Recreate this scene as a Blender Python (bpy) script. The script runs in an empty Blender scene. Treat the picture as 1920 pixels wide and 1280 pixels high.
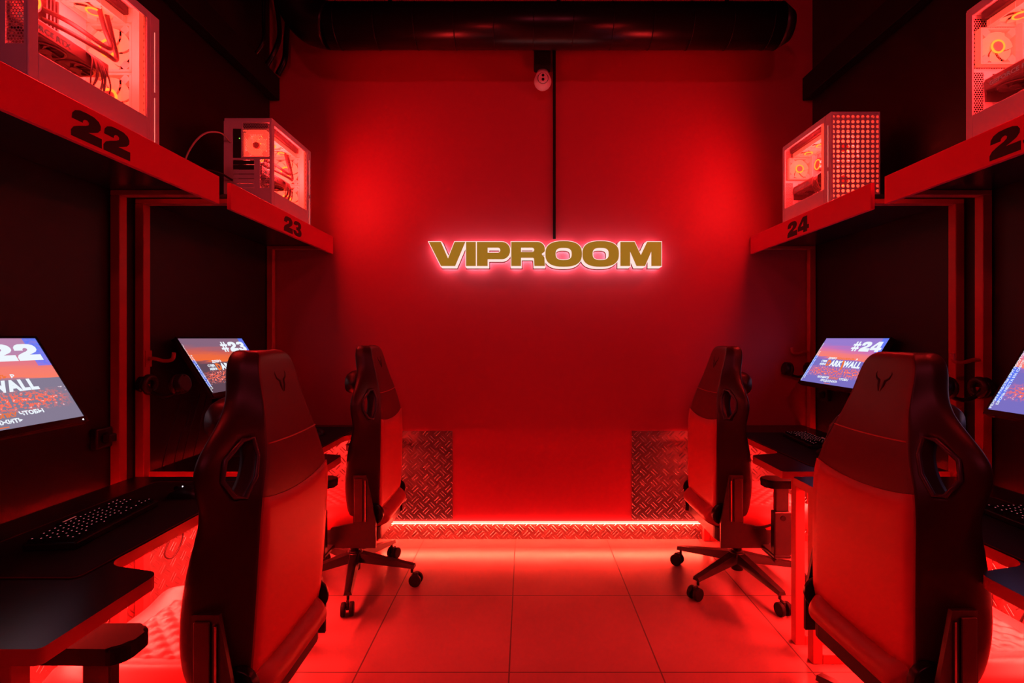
import bpy, bmesh, math, random
from mathutils import Vector, Matrix
random.seed(7)
PI = math.pi
scene = bpy.context.scene
COL = scene.collection

# ------------------------------------------------------------------ camera, world, exposure
CAM_H = 1.324
cam_data = bpy.data.cameras.new('camera')
cam_data.sensor_width = 36.0
cam_data.lens = 954.0 / 1920.0 * 36.0
cam_data.shift_x = -24.0 / 1920.0
cam_data.shift_y = -6.0 / 1920.0
cam_data.clip_start = 0.02
cam = bpy.data.objects.new('camera', cam_data)
COL.objects.link(cam)
cam.location = (0, 0, CAM_H)
cam.rotation_euler = (PI / 2, 0, 0)
scene.camera = cam
w = bpy.data.worlds.new('world')
scene.world = w
w.use_nodes = True
w.node_tree.nodes['Background'].inputs[0].default_value = (0.5, 0.035, 0.05, 1)
w.node_tree.nodes['Background'].inputs[1].default_value = 0.02
scene.view_settings.view_transform = 'Standard'
scene.view_settings.look = 'None'
scene.view_settings.exposure = 0.15
scene.view_settings.gamma = 1.0
scene.view_settings.use_curve_mapping = False

# light levels
UNDER_L = 1700.0      # LED strips under the desks
BACK_L = 520.0       # LED strip along the back wall, underside
PC_W = 32.0          # light inside each computer (W)
FILL_W = 8.5        # added red fill lamps, out of view behind the camera
LED_RED = (1.0, 0.022, 0.017)
PC_RED = (1.0, 0.022, 0.022)

# ------------------------------------------------------------------ materials
def rgba(c): return (c[0], c[1], c[2], 1.0)

def mat(name, base, rough=0.5, metal=0.0, emit=None, strength=0.0, spec=0.5, noise=0.0, coat=0.0):
    m = bpy.data.materials.new(name)
    m.use_nodes = True
    nt = m.node_tree
    b = nt.nodes['Principled BSDF']
    b.inputs['Base Color'].default_value = rgba(base)
    b.inputs['Roughness'].default_value = rough
    b.inputs['Metallic'].default_value = metal
    b.inputs['Specular IOR Level'].default_value = spec
    b.inputs['Coat Weight'].default_value = coat
    if emit:
        b.inputs['Emission Color'].default_value = rgba(emit)
        b.inputs['Emission Strength'].default_value = strength
    if noise > 0:
        tc = nt.nodes.new('ShaderNodeTexCoord')
        n = nt.nodes.new('ShaderNodeTexNoise')
        n.inputs['Scale'].default_value = 260.0
        n.inputs['Detail'].default_value = 3.0
        bu = nt.nodes.new('ShaderNodeBump')
        bu.inputs['Strength'].default_value = noise
        bu.inputs['Distance'].default_value = 0.002
        nt.links.new(tc.outputs['Object'], n.inputs['Vector'])
        nt.links.new(n.outputs['Fac'], bu.inputs['Height'])
        nt.links.new(bu.outputs['Normal'], b.inputs['Normal'])
    return m

class NB:
    """tiny node-building helper"""
    def __init__(self, m):
        self.nt = m.node_tree
    def node(self, t, **kw):
        n = self.nt.nodes.new(t)
        for k, v in kw.items(): setattr(n, k, v)
        return n
    def m(self, op, a, b=None, c=None):
        n = self.nt.nodes.new('ShaderNodeMath'); n.operation = op
        for i, v in enumerate((a, b, c)):
            if v is None: continue
            if isinstance(v, (int, float)): n.inputs[i].default_value = v
            else: self.nt.links.new(v, n.inputs[i])
        return n.outputs[0]
    def link(self, a, b): self.nt.links.new(a, b)
    def mix(self, fac, a, b):
        n = self.nt.nodes.new('ShaderNodeMix'); n.data_type = 'RGBA'
        for idx, v in ((0, fac), (6, a), (7, b)):
            if isinstance(v, (int, float)): n.inputs[idx].default_value = v
            elif isinstance(v, tuple): n.inputs[idx].default_value = rgba(v)
            else: self.nt.links.new(v, n.inputs[idx])
        return n.outputs[2]
    def objxyz(self):
        tc = self.node('ShaderNodeTexCoord'); s = self.node('ShaderNodeSeparateXYZ')
        self.link(tc.outputs['Object'], s.inputs[0])
        return s.outputs[0], s.outputs[1], s.outputs[2]

def emis(name, col, strength):
    m = bpy.data.materials.new(name); m.use_nodes = True
    nt = m.node_tree
    nt.nodes.remove(nt.nodes['Principled BSDF'])
    e = nt.nodes.new('ShaderNodeEmission')
    e.inputs[0].default_value = rgba(col); e.inputs[1].default_value = strength
    nt.links.new(e.outputs[0], nt.nodes['Material Output'].inputs[0])
    return m

def glass(name, tint, gloss=0.08, rough=0.02):
    m = bpy.data.materials.new(name); m.use_nodes = True
    nt = m.node_tree
    nt.nodes.remove(nt.nodes['Principled BSDF'])
    t = nt.nodes.new('ShaderNodeBsdfTransparent'); t.inputs[0].default_value = rgba(tint)
    g = nt.nodes.new('ShaderNodeBsdfGlossy'); g.inputs['Roughness'].default_value = rough
    g.inputs[0].default_value = (0.9, 0.9, 0.9, 1)
    mx = nt.nodes.new('ShaderNodeMixShader'); mx.inputs[0].default_value = gloss
    nt.links.new(t.outputs[0], mx.inputs[1]); nt.links.new(g.outputs[0], mx.inputs[2])
    nt.links.new(mx.outputs[0], nt.nodes['Material Output'].inputs[0])
    return m

def perforated(name, base, ax, pitch, rad, rough=0.4, stagger=False):
    """sheet with round holes punched in a grid (axes ax of object space)"""
    m = mat(name, base, rough)
    nb = NB(m); xyz = nb.objxyz()
    u = nb.m('DIVIDE', xyz[ax[0]], pitch); v = nb.m('DIVIDE', xyz[ax[1]], pitch * (0.866 if stagger else 1.0))
    if stagger:
        row = nb.m('MODULO', nb.m('FLOOR', nb.m('ADD', v, 1000.0)), 2.0)
        u = nb.m('ADD', u, nb.m('MULTIPLY', row, 0.5))
    fu = nb.m('SUBTRACT', nb.m('FRACT', nb.m('ADD', u, 1000.0)), 0.5)
    fv = nb.m('MULTIPLY', nb.m('SUBTRACT', nb.m('FRACT', nb.m('ADD', v, 1000.0)), 0.5), 0.866 if stagger else 1.0)
    d = nb.m('SQRT', nb.m('ADD', nb.m('MULTIPLY', fu, fu), nb.m('MULTIPLY', fv, fv)))
    a = nb.m('GREATER_THAN', d, rad)
    nb.link(a, m.node_tree.nodes['Principled BSDF'].inputs['Alpha'])
    return m

def checker_plate(name, ax):
    """aluminium five-bar tread plate"""
    m = mat(name, (0.26, 0.235, 0.235), 0.30, 0.9)
    nb = NB(m); xyz = nb.objxyz()
    S = 1.0 / 0.052
    x = nb.m('ADD', xyz[ax[0]], 40.0); y = nb.m('ADD', xyz[ax[1]], 20.0)
    a = nb.m('MULTIPLY', nb.m('ADD', x, y), 0.7071 * S)
    b = nb.m('MULTIPLY', nb.m('ADD', nb.m('SUBTRACT', x, y), 60.0), 0.7071 * S)
    par = nb.m('MODULO', nb.m('ADD', nb.m('FLOOR', a), nb.m('FLOOR', b)), 2.0)
    fa = nb.m('FRACT', a); fb = nb.m('FRACT', b)
    along = nb.m('ADD', nb.m('MULTIPLY', par, fa), nb.m('MULTIPLY', nb.m('SUBTRACT', 1.0, par), fb))
    cross = nb.m('ADD', nb.m('MULTIPLY', par, fb), nb.m('MULTIPLY', nb.m('SUBTRACT', 1.0, par), fa))
    bars = nb.m('ABSOLUTE', nb.m('SINE', nb.m('MULTIPLY', cross, PI * 3.0)))
    bars = nb.m('SMOOTH_MIN', nb.m('MULTIPLY', bars, 1.6), 1.0, 0.2)
    lim = nb.m('LESS_THAN', nb.m('ABSOLUTE', nb.m('SUBTRACT', along, 0.5)), 0.40)
    lim2 = nb.m('LESS_THAN', nb.m('ABSOLUTE', nb.m('SUBTRACT', cross, 0.5)), 0.42)
    h = nb.m('MULTIPLY', nb.m('MULTIPLY', bars, lim), lim2)
    bu = nb.node('ShaderNodeBump'); bu.inputs['Strength'].default_value = 0.8; bu.inputs['Distance'].default_value = 0.005
    nb.link(h, bu.inputs['Height'])
    p = m.node_tree.nodes['Principled BSDF']
    nb.link(bu.outputs[0], p.inputs['Normal'])
    n = nb.node('ShaderNodeTexNoise'); n.inputs['Scale'].default_value = 9.0
    nb.link(nb.m('ADD', nb.m('MULTIPLY', n.outputs[0], 0.25), 0.26), p.inputs['Roughness'])
    return m

def floor_material():
    m = mat('floor_tile', (0.30, 0.28, 0.28), 0.3)
    nb = NB(m); x, y, z = nb.objxyz()
    T = 0.602
    def joint(c, off):
        f = nb.m('FRACT', nb.m('ADD', nb.m('DIVIDE', nb.m('SUBTRACT', c, off), T), 100.0))
        d = nb.m('MINIMUM', f, nb.m('SUBTRACT', 1.0, f))
        return nb.m('LESS_THAN', d, 0.0030 / T)
    j = nb.m('MAXIMUM', joint(x, -0.062), joint(y, 2.018))
    n = nb.node('ShaderNodeTexNoise'); n.inputs['Scale'].default_value = 3.0; n.inputs['Detail'].default_value = 8.0
    tc = nb.node('ShaderNodeTexCoord'); nb.link(tc.outputs['Object'], n.inputs['Vector'])
    c = nb.mix(n.outputs[0], (0.19, 0.115, 0.112), (0.27, 0.165, 0.16))
    c = nb.mix(j, c, (0.03, 0.025, 0.025))
    p = m.node_tree.nodes['Principled BSDF']
    nb.link(c, p.inputs['Base Color'])
    nb.link(nb.m('ADD', nb.m('MULTIPLY', n.outputs[0], 0.06), nb.m('ADD', 0.22, nb.m('MULTIPLY', j, 0.4))), p.inputs['Roughness'])
    bu = nb.node('ShaderNodeBump'); bu.inputs['Strength'].default_value = 0.5; bu.inputs['Distance'].default_value = 0.002
    nb.link(nb.m('SUBTRACT', 1.0, j), bu.inputs['Height']); nb.link(bu.outputs[0], p.inputs['Normal'])
    return m

M = {}
M['wall_red'] = mat('red_wall_paint', (0.47, 0.040, 0.070), 0.55, noise=0.08)
M['wall_black'] = mat('black_wall_panel', (0.012, 0.008, 0.009), 0.5, noise=0.05)
M['ceiling'] = mat('black_ceiling_paint', (0.008, 0.007, 0.007), 0.8, noise=0.1)
M['floor'] = floor_material()
M['plate_xz'] = checker_plate('tread_plate_back', (0, 2))
M['plate_yz'] = checker_plate('tread_plate_side', (1, 2))
M['red_board'] = mat('red_shelf_board', (0.86, 0.014, 0.075), 0.42)
M['red_steel'] = mat('red_powder_coat', (0.52, 0.05, 0.05), 0.42)
M['black_board'] = mat('black_laminate', (0.014, 0.013, 0.016), 0.26, spec=0.9)
M['digit'] = mat('black_vinyl', (0.006, 0.005, 0.005), 0.5)
M['pad'] = mat('black_mat_cloth', (0.006, 0.006, 0.007), 0.85, noise=0.2)
M['pad_stitch'] = mat('dark_red_stitching', (0.10, 0.008, 0.010), 0.8)
M['white_steel'] = mat('white_case_paint', (0.74, 0.76, 0.80), 0.42)
M['white_plastic'] = mat('white_plastic', (0.74, 0.70, 0.70), 0.35)
M['case_dark'] = mat('dark_case_inside', (0.02, 0.015, 0.016), 0.5)
M['gpu'] = mat('dark_card_shroud', (0.10, 0.08, 0.085), 0.35, 0.3)
M['cable_black'] = mat('black_cable', (0.012, 0.011, 0.011), 0.45)
M['cable_grey'] = mat('sleeved_cable', (0.10, 0.085, 0.085), 0.45)
M['cable_white'] = mat('pale_cable', (0.6, 0.5, 0.5), 0.45)
M['hose'] = mat('black_rubber_hose', (0.035, 0.03, 0.03), 0.35)
M['pc_glass'] = glass('case_glass', (0.93, 0.90, 0.90), 0.06)
M['mesh_front'] = perforated('perforated_front', (0.70, 0.66, 0.68), (0, 2), 0.0245, 0.33)
M['mesh_rear'] = perforated('perforated_rear', (0.66, 0.62, 0.64), (0, 2), 0.0085, 0.40, stagger=True)
M['fan_frame'] = mat('translucent_fan_frame', (0.6, 0.4, 0.38), 0.4, emit=(1, 0.06, 0.03), strength=1.1)
M['fan_blade'] = mat('translucent_fan_blade', (0.6, 0.35, 0.3), 0.35, emit=(1, 0.024, 0.011), strength=5.5)
M['fan_hub'] = mat('fan_hub', (0.55, 0.25, 0.22), 0.4)
M['fan_glow'] = emis('fan_led_ring', (1.0, 0.10, 0.010), 6.0)
M['slit'] = emis('case_light_slit', (1.0, 0.20, 0.16), 1.0)
M['text_red'] = emis('card_lettering', (1.0, 0.14, 0.14), 0.28)
M['plastic'] = mat('black_plastic', (0.014, 0.012, 0.013), 0.38)
M['plastic_matte'] = mat('matte_black_plastic', (0.010, 0.009, 0.010), 0.65, spec=0.15)
M['gloss_black'] = mat('gloss_black', (0.006, 0.005, 0.006), 0.30, spec=0.35)
M['chrome'] = mat('brushed_steel', (0.45, 0.42, 0.43), 0.3, 1.0)
M['leather'] = mat('dark_leather', (0.030, 0.006, 0.008), 0.42, noise=0.05)
M['leather_seat_lit'] = mat('lit_seat_leather', (0.44, 0.040, 0.042), 0.44, noise=0.05)  # chair leather with the red light on the seat painted into its colour
M['leather_rear_lit'] = mat('lit_rear_leather', (0.60, 0.050, 0.055), 0.50, noise=0.05)  # chair leather brightened: red light on the lower back painted in
M['hole_trim'] = mat('grey_plastic_trim', (0.05, 0.045, 0.055), 0.35)
M['leather_upper_dim'] = mat('dim_upper_rear_leather', (0.105, 0.010, 0.014), 0.42, noise=0.05)  # chair leather again, weaker light on the upper back painted in
M['emblem'] = mat('dark_embroidery', (0.018, 0.006, 0.007), 0.6)
M['key_glow'] = emis('key_legend', (1.0, 0.20, 0.24), 0.55)
M['white_led'] = emis('white_indicator', (0.9, 0.8, 1.0), 3.0)
M['green_led'] = emis('green_indicator', (0.35, 1.0, 0.1), 1.2)
M['txt_white'] = emis('screen_white', (0.78, 0.84, 0.90), 1.0)
M['txt_orange'] = emis('screen_orange', (1.0, 0.20, 0.05), 0.8)
M['under_led'] = emis('under_desk_led', LED_RED, UNDER_L)
M['back_led_hot'] = emis('back_led_core', (1.0, 0.040, 0.020), BACK_L)
M['back_led_face'] = emis('back_led_diffuser', (1.0, 0.050, 0.034), 14.0)
M['led_body'] = mat('led_channel', (0.5, 0.4, 0.4), 0.5)
M['sign_white'] = emis('sign_acrylic_glow', (1.0, 0.66, 0.62), 1.05)
M['sign_back'] = emis('sign_rear_glow', (1.0, 0.62, 0.62), 17.0)
M['sign_gold'] = mat('gold_sign_face', (0.10, 0.07, 0.01), 0.4, 0.0, emit=(1.0, 0.56, 0.04), strength=0.235)
M['sign_edge'] = mat('dark_red_sign_backer', (0.20, 0.006, 0.010), 0.5)
M['dome'] = mat('white_camera_shell', (0.75, 0.72, 0.73), 0.3)

def screen_material(name, sky_top, sky_mid, glow, low, gain):
    """login wallpaper: dusk sky, glowing horizon, dark ground with city lights"""
    m = bpy.data.materials.new(name); m.use_nodes = True
    m.node_tree.nodes.remove(m.node_tree.nodes['Principled BSDF'])
    nb = NB(m)
    uv = nb.node('ShaderNodeUVMap'); uv.uv_map = 'UVMap'
    s = nb.node('ShaderNodeSeparateXYZ'); nb.link(uv.outputs[0], s.inputs[0])
    u, v = s.outputs[0], s.outputs[1]
    mp = nb.node('ShaderNodeMapping'); mp.inputs['Scale'].default_value = (2.2, 15.0, 1); nb.link(uv.outputs[0], mp.inputs[0])
    n = nb.node('ShaderNodeTexNoise'); n.inputs['Scale'].default_value = 1.0; n.inputs['Detail'].default_value = 5.0
    nb.link(mp.outputs[0], n.inputs['Vector'])
    vv = nb.m('ADD', v, nb.m('MULTIPLY', nb.m('SUBTRACT', n.outputs[0], 0.5), 0.16))
    vv = nb.m('ADD', vv, nb.m('MULTIPLY', nb.m('SUBTRACT', u, 0.4), 0.10))
    r = nb.node('ShaderNodeValToRGB'); cr = r.color_ramp
    stops = [(0.0, low), (0.50, low), (0.545, tuple(0.5 * a + 0.5 * b for a, b in zip(low, sky_mid))), (0.56, glow),
             (0.66, tuple(0.75 * a + 0.25 * b for a, b in zip(glow, sky_mid))), (0.74, sky_mid), (0.86, sky_top), (1.0, sky_top)]
    while len(cr.elements) < len(stops): cr.elements.new(0.5)
    for e, (p, c) in zip(cr.elements, stops):
        e.position = p; e.color = rgba(c)
    nb.link(vv, r.inputs[0])
    hz = nb.m('LESS_THAN', v, nb.m('ADD', 0.525, nb.m('MULTIPLY', u, -0.02)))
    c = nb.mix(hz, r.outputs[0], low)
    # city lights
    mp2 = nb.node('ShaderNodeMapping'); mp2.inputs['Scale'].default_value = (46, 30, 1); nb.link(uv.outputs[0], mp2.inputs[0])
    n2 = nb.node('ShaderNodeTexNoise'); n2.inputs['Scale'].default_value = 1.0; n2.inputs['Detail'].default_value = 2.0
    nb.link(mp2.outputs[0], n2.inputs['Vector'])
    band = nb.m('SUBTRACT', 1.0, nb.m('MINIMUM', 1.0, nb.m('ABSOLUTE', nb.m('DIVIDE', nb.m('SUBTRACT', v, 0.27), 0.13))))
    side = nb.m('MINIMUM', 1.0, nb.m('MULTIPLY', nb.m('MULTIPLY', u, nb.m('SUBTRACT', 1.0, u)), 6.0))
    city = nb.m('MULTIPLY', nb.m('MULTIPLY', nb.m('MULTIPLY', band, side), 1.6), nb.m('GREATER_THAN', n2.outputs[0], 0.49))
    c = nb.mix(nb.m('MINIMUM', city, 0.95), c, (1.0, 0.16, 0.10))
    spark = nb.m('MULTIPLY', nb.m('GREATER_THAN', n2.outputs[0], 0.66), nb.m('GREATER_THAN', band, 0.05))
    c = nb.mix(nb.m('MULTIPLY', spark, 0.75), c, (0.95, 0.75, 0.85))
    # blue corner strip on the right, blue lower left edge
    blue = nb.m('MULTIPLY', nb.m('GREATER_THAN', u, 0.915), nb.m('GREATER_THAN', v, 0.66))
    blue = nb.m('MAXIMUM', blue, nb.m('MULTIPLY', nb.m('LESS_THAN', u, 0.05), nb.m('LESS_THAN', nb.m('ABSOLUTE', nb.m('SUBTRACT', v, 0.36)), 0.24)))
    c = nb.mix(nb.m('MULTIPLY', blue, nb.m('ADD', 0.35, nb.m('MULTIPLY', n2.outputs[0], 0.9))), c, (0.10, 0.20, 0.98))
    e = nb.node('ShaderNodeEmission'); e.inputs[1].default_value = gain
    nb.link(c, e.inputs[0])
    nb.link(e.outputs[0], m.node_tree.nodes['Material Output'].inputs[0])
    return m
M['screen_warm'] = screen_material('login_picture_warm', (0.26, 0.14, 0.22), (0.60, 0.12, 0.11), (0.98, 0.16, 0.04), (0.13, 0.07, 0.10), 0.85)
M['screen_pink'] = screen_material('login_picture_pink', (0.50, 0.24, 0.42), (0.78, 0.19, 0.24), (0.98, 0.22, 0.14), (0.24, 0.20, 0.29), 0.9)
M['screen_blue'] = screen_material('login_picture_blue', (0.32, 0.20, 0.62), (0.62, 0.17, 0.45), (1.0, 0.22, 0.15), (0.20, 0.16, 0.54), 0.9)

# ------------------------------------------------------------------ object helpers
def new_obj(name, me, parent=None, mats=()):
    o = bpy.data.objects.new(name, me)
    COL.objects.link(o)
    if me is not None:
        for m in mats: me.materials.append(m)
    if parent: o.parent = parent
    return o

def tag(o, label=None, cat=None, group=None, kind=None):
    if label: o['label'] = label
    if cat: o['category'] = cat
    if group: o['group'] = group
    if kind: o['kind'] = kind
    return o

def empty(name, loc, rz, label, cat, group=None):
    o = bpy.data.objects.new(name, None)
    COL.objects.link(o)
    o.empty_display_size = 0.05
    o.location = loc; o.rotation_euler = (0, 0, rz)
    return tag(o, label, cat, group)

def copy_tree(o, parent=None):
    c = o.copy(); COL.objects.link(c)
    if parent: c.parent = parent
    for ch in list(o.children): copy_tree(ch, c)
    return c

class MB:
    """collects shapes into one bmesh"""
    def __init__(self): self.bm = bmesh.new()
    def _merge(self, tmp, mi=0, T=None):
        if T is not None: bmesh.ops.transform(tmp, matrix=T, verts=tmp.verts)
        mp = {}
        for v in tmp.verts: mp[v] = self.bm.verts.new(v.co)
        for f in tmp.faces:
            try:
                nf = self.bm.faces.new([mp[v] for v in f.verts]); nf.material_index = mi; nf.smooth = f.smooth
            except ValueError: pass
        tmp.free()
        return self
    def box(self, x0, x1, y0, y1, z0, z1, bev=0.0, seg=2, mi=0, T=None):
        t = bmesh.new(); bmesh.ops.create_cube(t, size=1.0)
        for v in t.verts:
            v.co = Vector(((x0 + x1) / 2 + v.co.x * (x1 - x0), (y0 + y1) / 2 + v.co.y * (y1 - y0), (z0 + z1) / 2 + v.co.z * (z1 - z0)))
        if bev > 0: bmesh.ops.bevel(t, geom=list(t.edges), offset=bev, segments=seg, profile=0.5, affect='EDGES')
        return self._merge(t, mi, T)
    def cyl(self, p0, p1, r0, r1=None, n=24, mi=0, caps=True, smooth=True, bev=0.0):
        p0 = Vector(p0); p1 = Vector(p1); r1 = r0 if r1 is None else r1
        d = p1 - p0
        t = bmesh.new()
        bmesh.ops.create_cone(t, cap_ends=caps, segments=n, radius1=r0, radius2=r1, depth=d.length)
        for f in t.faces: f.smooth = smooth and len(f.verts) == 4
        if bev > 0:
            es = [e for e in t.edges if any(len(f.verts) > 4 for f in e.link_faces)]
            bmesh.ops.bevel(t, geom=es, offset=bev, segments=2, profile=0.5, affect='EDGES')
        T = Matrix.Translation((p0 + p1) / 2) @ d.to_track_quat('Z', 'Y').to_matrix().to_4x4()
        return self._merge(t, mi, T)
    def sphere(self, c, r, sc=(1, 1, 1), n=24, mi=0):
        t = bmesh.new(); bmesh.ops.create_uvsphere(t, u_segments=n, v_segments=n // 2, radius=r)
        for f in t.faces: f.smooth = True
        return self._merge(t, mi, Matrix.Translation(c) @ Matrix.Diagonal((*sc, 1)))
    def torus(self, c, axis, R, r, a0=0.0, a1=2 * PI, n=40, k=10, mi=0, ref=None):
        ax = Vector(axis).normalized()
        e1 = Vector(ref).normalized() if ref else ax.orthogonal().normalized()
        e2 = ax.cross(e1)
        full = abs(a1 - a0 - 2 * PI) < 1e-4
        pts = [Vector(c) + R * (math.cos(a0 + (a1 - a0) * i / n) * e1 + math.sin(a0 + (a1 - a0) * i / n) * e2) for i in range(n if full else n + 1)]
        return self.tube(pts, r, k, mi, closed=full)
    def tube(self, pts, r, k=8, mi=0, closed=False):
        pts = [Vector(p) for p in pts]; N = len(pts)
        rings = []; prev = None
        for i in range(N):
            if closed: d = pts[(i + 1) % N] - pts[i - 1]
            else: d = pts[min(i + 1, N - 1)] - pts[max(i - 1, 0)]
            d.normalize()
            if prev is None: nrm = d.orthogonal().normalized()
            else:
                nrm = prev - d * prev.dot(d)
                nrm = nrm.normalized() if nrm.length > 1e-6 else d.orthogonal().normalized()
            prev = nrm; b = d.cross(nrm)
            rr = r[i] if isinstance(r, (list, tuple)) else r
            rings.append([self.bm.verts.new(pts[i] + rr * (math.cos(2 * PI * j / k) * nrm + math.sin(2 * PI * j / k) * b)) for j in range(k)])
        M_ = N if closed else N - 1
        for i in range(M_):
            A = rings[i]; B = rings[(i + 1) % N]
            for j in range(k):
                f = self.bm.faces.new((A[j], A[(j + 1) % k], B[(j + 1) % k], B[j])); f.smooth = True; f.material_index = mi
        if not closed:
            for R_ in (rings[0][::-1], rings[-1]):
                f = self.bm.faces.new(R_); f.material_index = mi
        return self
    def prism(self, poly, z0, z1, mi=0, mi_side=None, bev=0.0, T=None, top=True, bottom=True, sides=True):
        """extrude a 2-D outline (counter-clockwise) from z0 to z1"""
        t = bmesh.new()
        a = [t.verts.new((x, y, z0)) for x, y in poly]; b = [t.verts.new((x, y, z1)) for x, y in poly]
        n = len(poly)
        if bottom: t.faces.new(a[::-1])
        if top: t.faces.new(b)
        side_f = []
        if sides:
            for i in range(n): side_f.append(t.faces.new((a[i], a[(i + 1) % n], b[(i + 1) % n], b[i])))
        if bev > 0 and top:
            es = [e for e in t.edges if abs(e.verts[0].co.z - z1) < 1e-6 and abs(e.verts[1].co.z - z1) < 1e-6]
            bmesh.ops.bevel(t, geom=es, offset=bev, segments=2, profile=0.5, affect='EDGES')
        return self._merge(t, mi, T)
    def quad(self, pts, mi=0):
        f = self.bm.faces.new([self.bm.verts.new(p) for p in pts]); f.material_index = mi
        return self
    def me(self, name, recalc=True):
        if recalc: bmesh.ops.recalc_face_normals(self.bm, faces=self.bm.faces)
        me = bpy.data.meshes.new(name); self.bm.to_mesh(me); self.bm.free()
        return me
    def build(self, name, m, parent=None, label=None):
        me = self.me(name)
        o = new_obj(name, me, parent, m if isinstance(m, (list, tuple)) else (m,))
        if label: o['label'] = label
        return o

def subsurf(o, lv=2):
    md = o.modifiers.new('subdivision', 'SUBSURF'); md.levels = lv; md.render_levels = lv
    for p in o.data.polygons: p.use_smooth = True
    return o

def frame(origin, xd, yd):
    xd = Vector(xd).normalized(); yd = Vector(yd).normalized(); zd = xd.cross(yd)
    T = Matrix.Identity(4)
    for i in range(3):
        T[i][0] = xd[i]; T[i][1] = yd[i]; T[i][2] = zd[i]; T[i][3] = origin[i]
    return T

def curve_mesh(name, loops, extrude=0.0, bevel=0.0, offset=0.0):
    """filled outline with holes -> mesh in the XY plane"""
    cu = bpy.data.curves.new(name, 'CURVE'); cu.dimensions = '2D'; cu.fill_mode = 'BOTH'
    cu.extrude = extrude; cu.bevel_depth = bevel; cu.bevel_resolution = 1; cu.offset = offset
    for lp in loops:
        sp = cu.splines.new('POLY'); sp.points.add(len(lp) - 1); sp.use_cyclic_u = True
        for p, (x, y) in zip(sp.points, lp): p.co = (x, y, 0, 1)
    o = bpy.data.objects.new(name, cu); COL.objects.link(o)
    dg = bpy.context.evaluated_depsgraph_get()
    me = bpy.data.meshes.new_from_object(o.evaluated_get(dg))
    bpy.data.objects.remove(o); bpy.data.curves.remove(cu)
    me.name = name; me.materials.clear()
    return me

def text_mesh(name, s, size, extrude=0.0, offset=0.0, align='LEFT', sx=1.0, shear=0.0, space=1.0):
    cu = bpy.data.curves.new(name, 'FONT'); cu.body = s; cu.size = size; cu.extrude = extrude; cu.offset = offset
    cu.align_x = align; cu.align_y = 'BOTTOM_BASELINE'; cu.shear = shear; cu.resolution_u = 2; cu.space_character = space
    o = bpy.data.objects.new(name, cu); COL.objects.link(o)
    dg = bpy.context.evaluated_depsgraph_get()
    me = bpy.data.meshes.new_from_object(o.evaluated_get(dg))
    bpy.data.objects.remove(o); bpy.data.curves.remove(cu)
    me.name = name; me.materials.clear()
    me.transform(Matrix.Diagonal((sx, 1, 1, 1)))
    return me

def smooth_pts(pts, n=8):
    """Catmull-Rom through pts"""
    pts = [Vector(p) for p in pts]; out = []
    P = [pts[0] * 2 - pts[1]] + pts + [pts[-1] * 2 - pts[-2]]
    for i in range(1, len(P) - 2):
        for j in range(n):
            t = j / n; a, b, c, d = P[i - 1], P[i], P[i + 1], P[i + 2]
            out.append(0.5 * ((2 * b) + (c - a) * t + (2 * a - 5 * b + 4 * c - d) * t * t + (3 * b - a - 3 * c + d) * t ** 3))
    out.append(pts[-1])
    return out

def fillet(poly, radii, n=6):
    out = []; N = len(poly)
    for i in range(N):
        r = radii[i]; p = Vector(poly[i]); a = Vector(poly[i - 1]); b = Vector(poly[(i + 1) % N])
        if r <= 0: out.append((p.x, p.y)); continue
        u = (a - p).normalized(); v = (b - p).normalized()
        ang = math.acos(max(-1, min(1, u.dot(v))))
        d = r / math.tan(ang / 2)
        t0 = p + u * d; t1 = p + v * d
        c = p + (u + v).normalized() * (r / math.sin(ang / 2))
        a0 = math.atan2(t0.y - c.y, t0.x - c.x); a1 = math.atan2(t1.y - c.y, t1.x - c.x)
        da = (a1 - a0 + PI) % (2 * PI) - PI
        for k in range(n + 1): out.append((c.x + r * math.cos(a0 + da * k / n), c.y + r * math.sin(a0 + da * k / n)))
    return out

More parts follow.
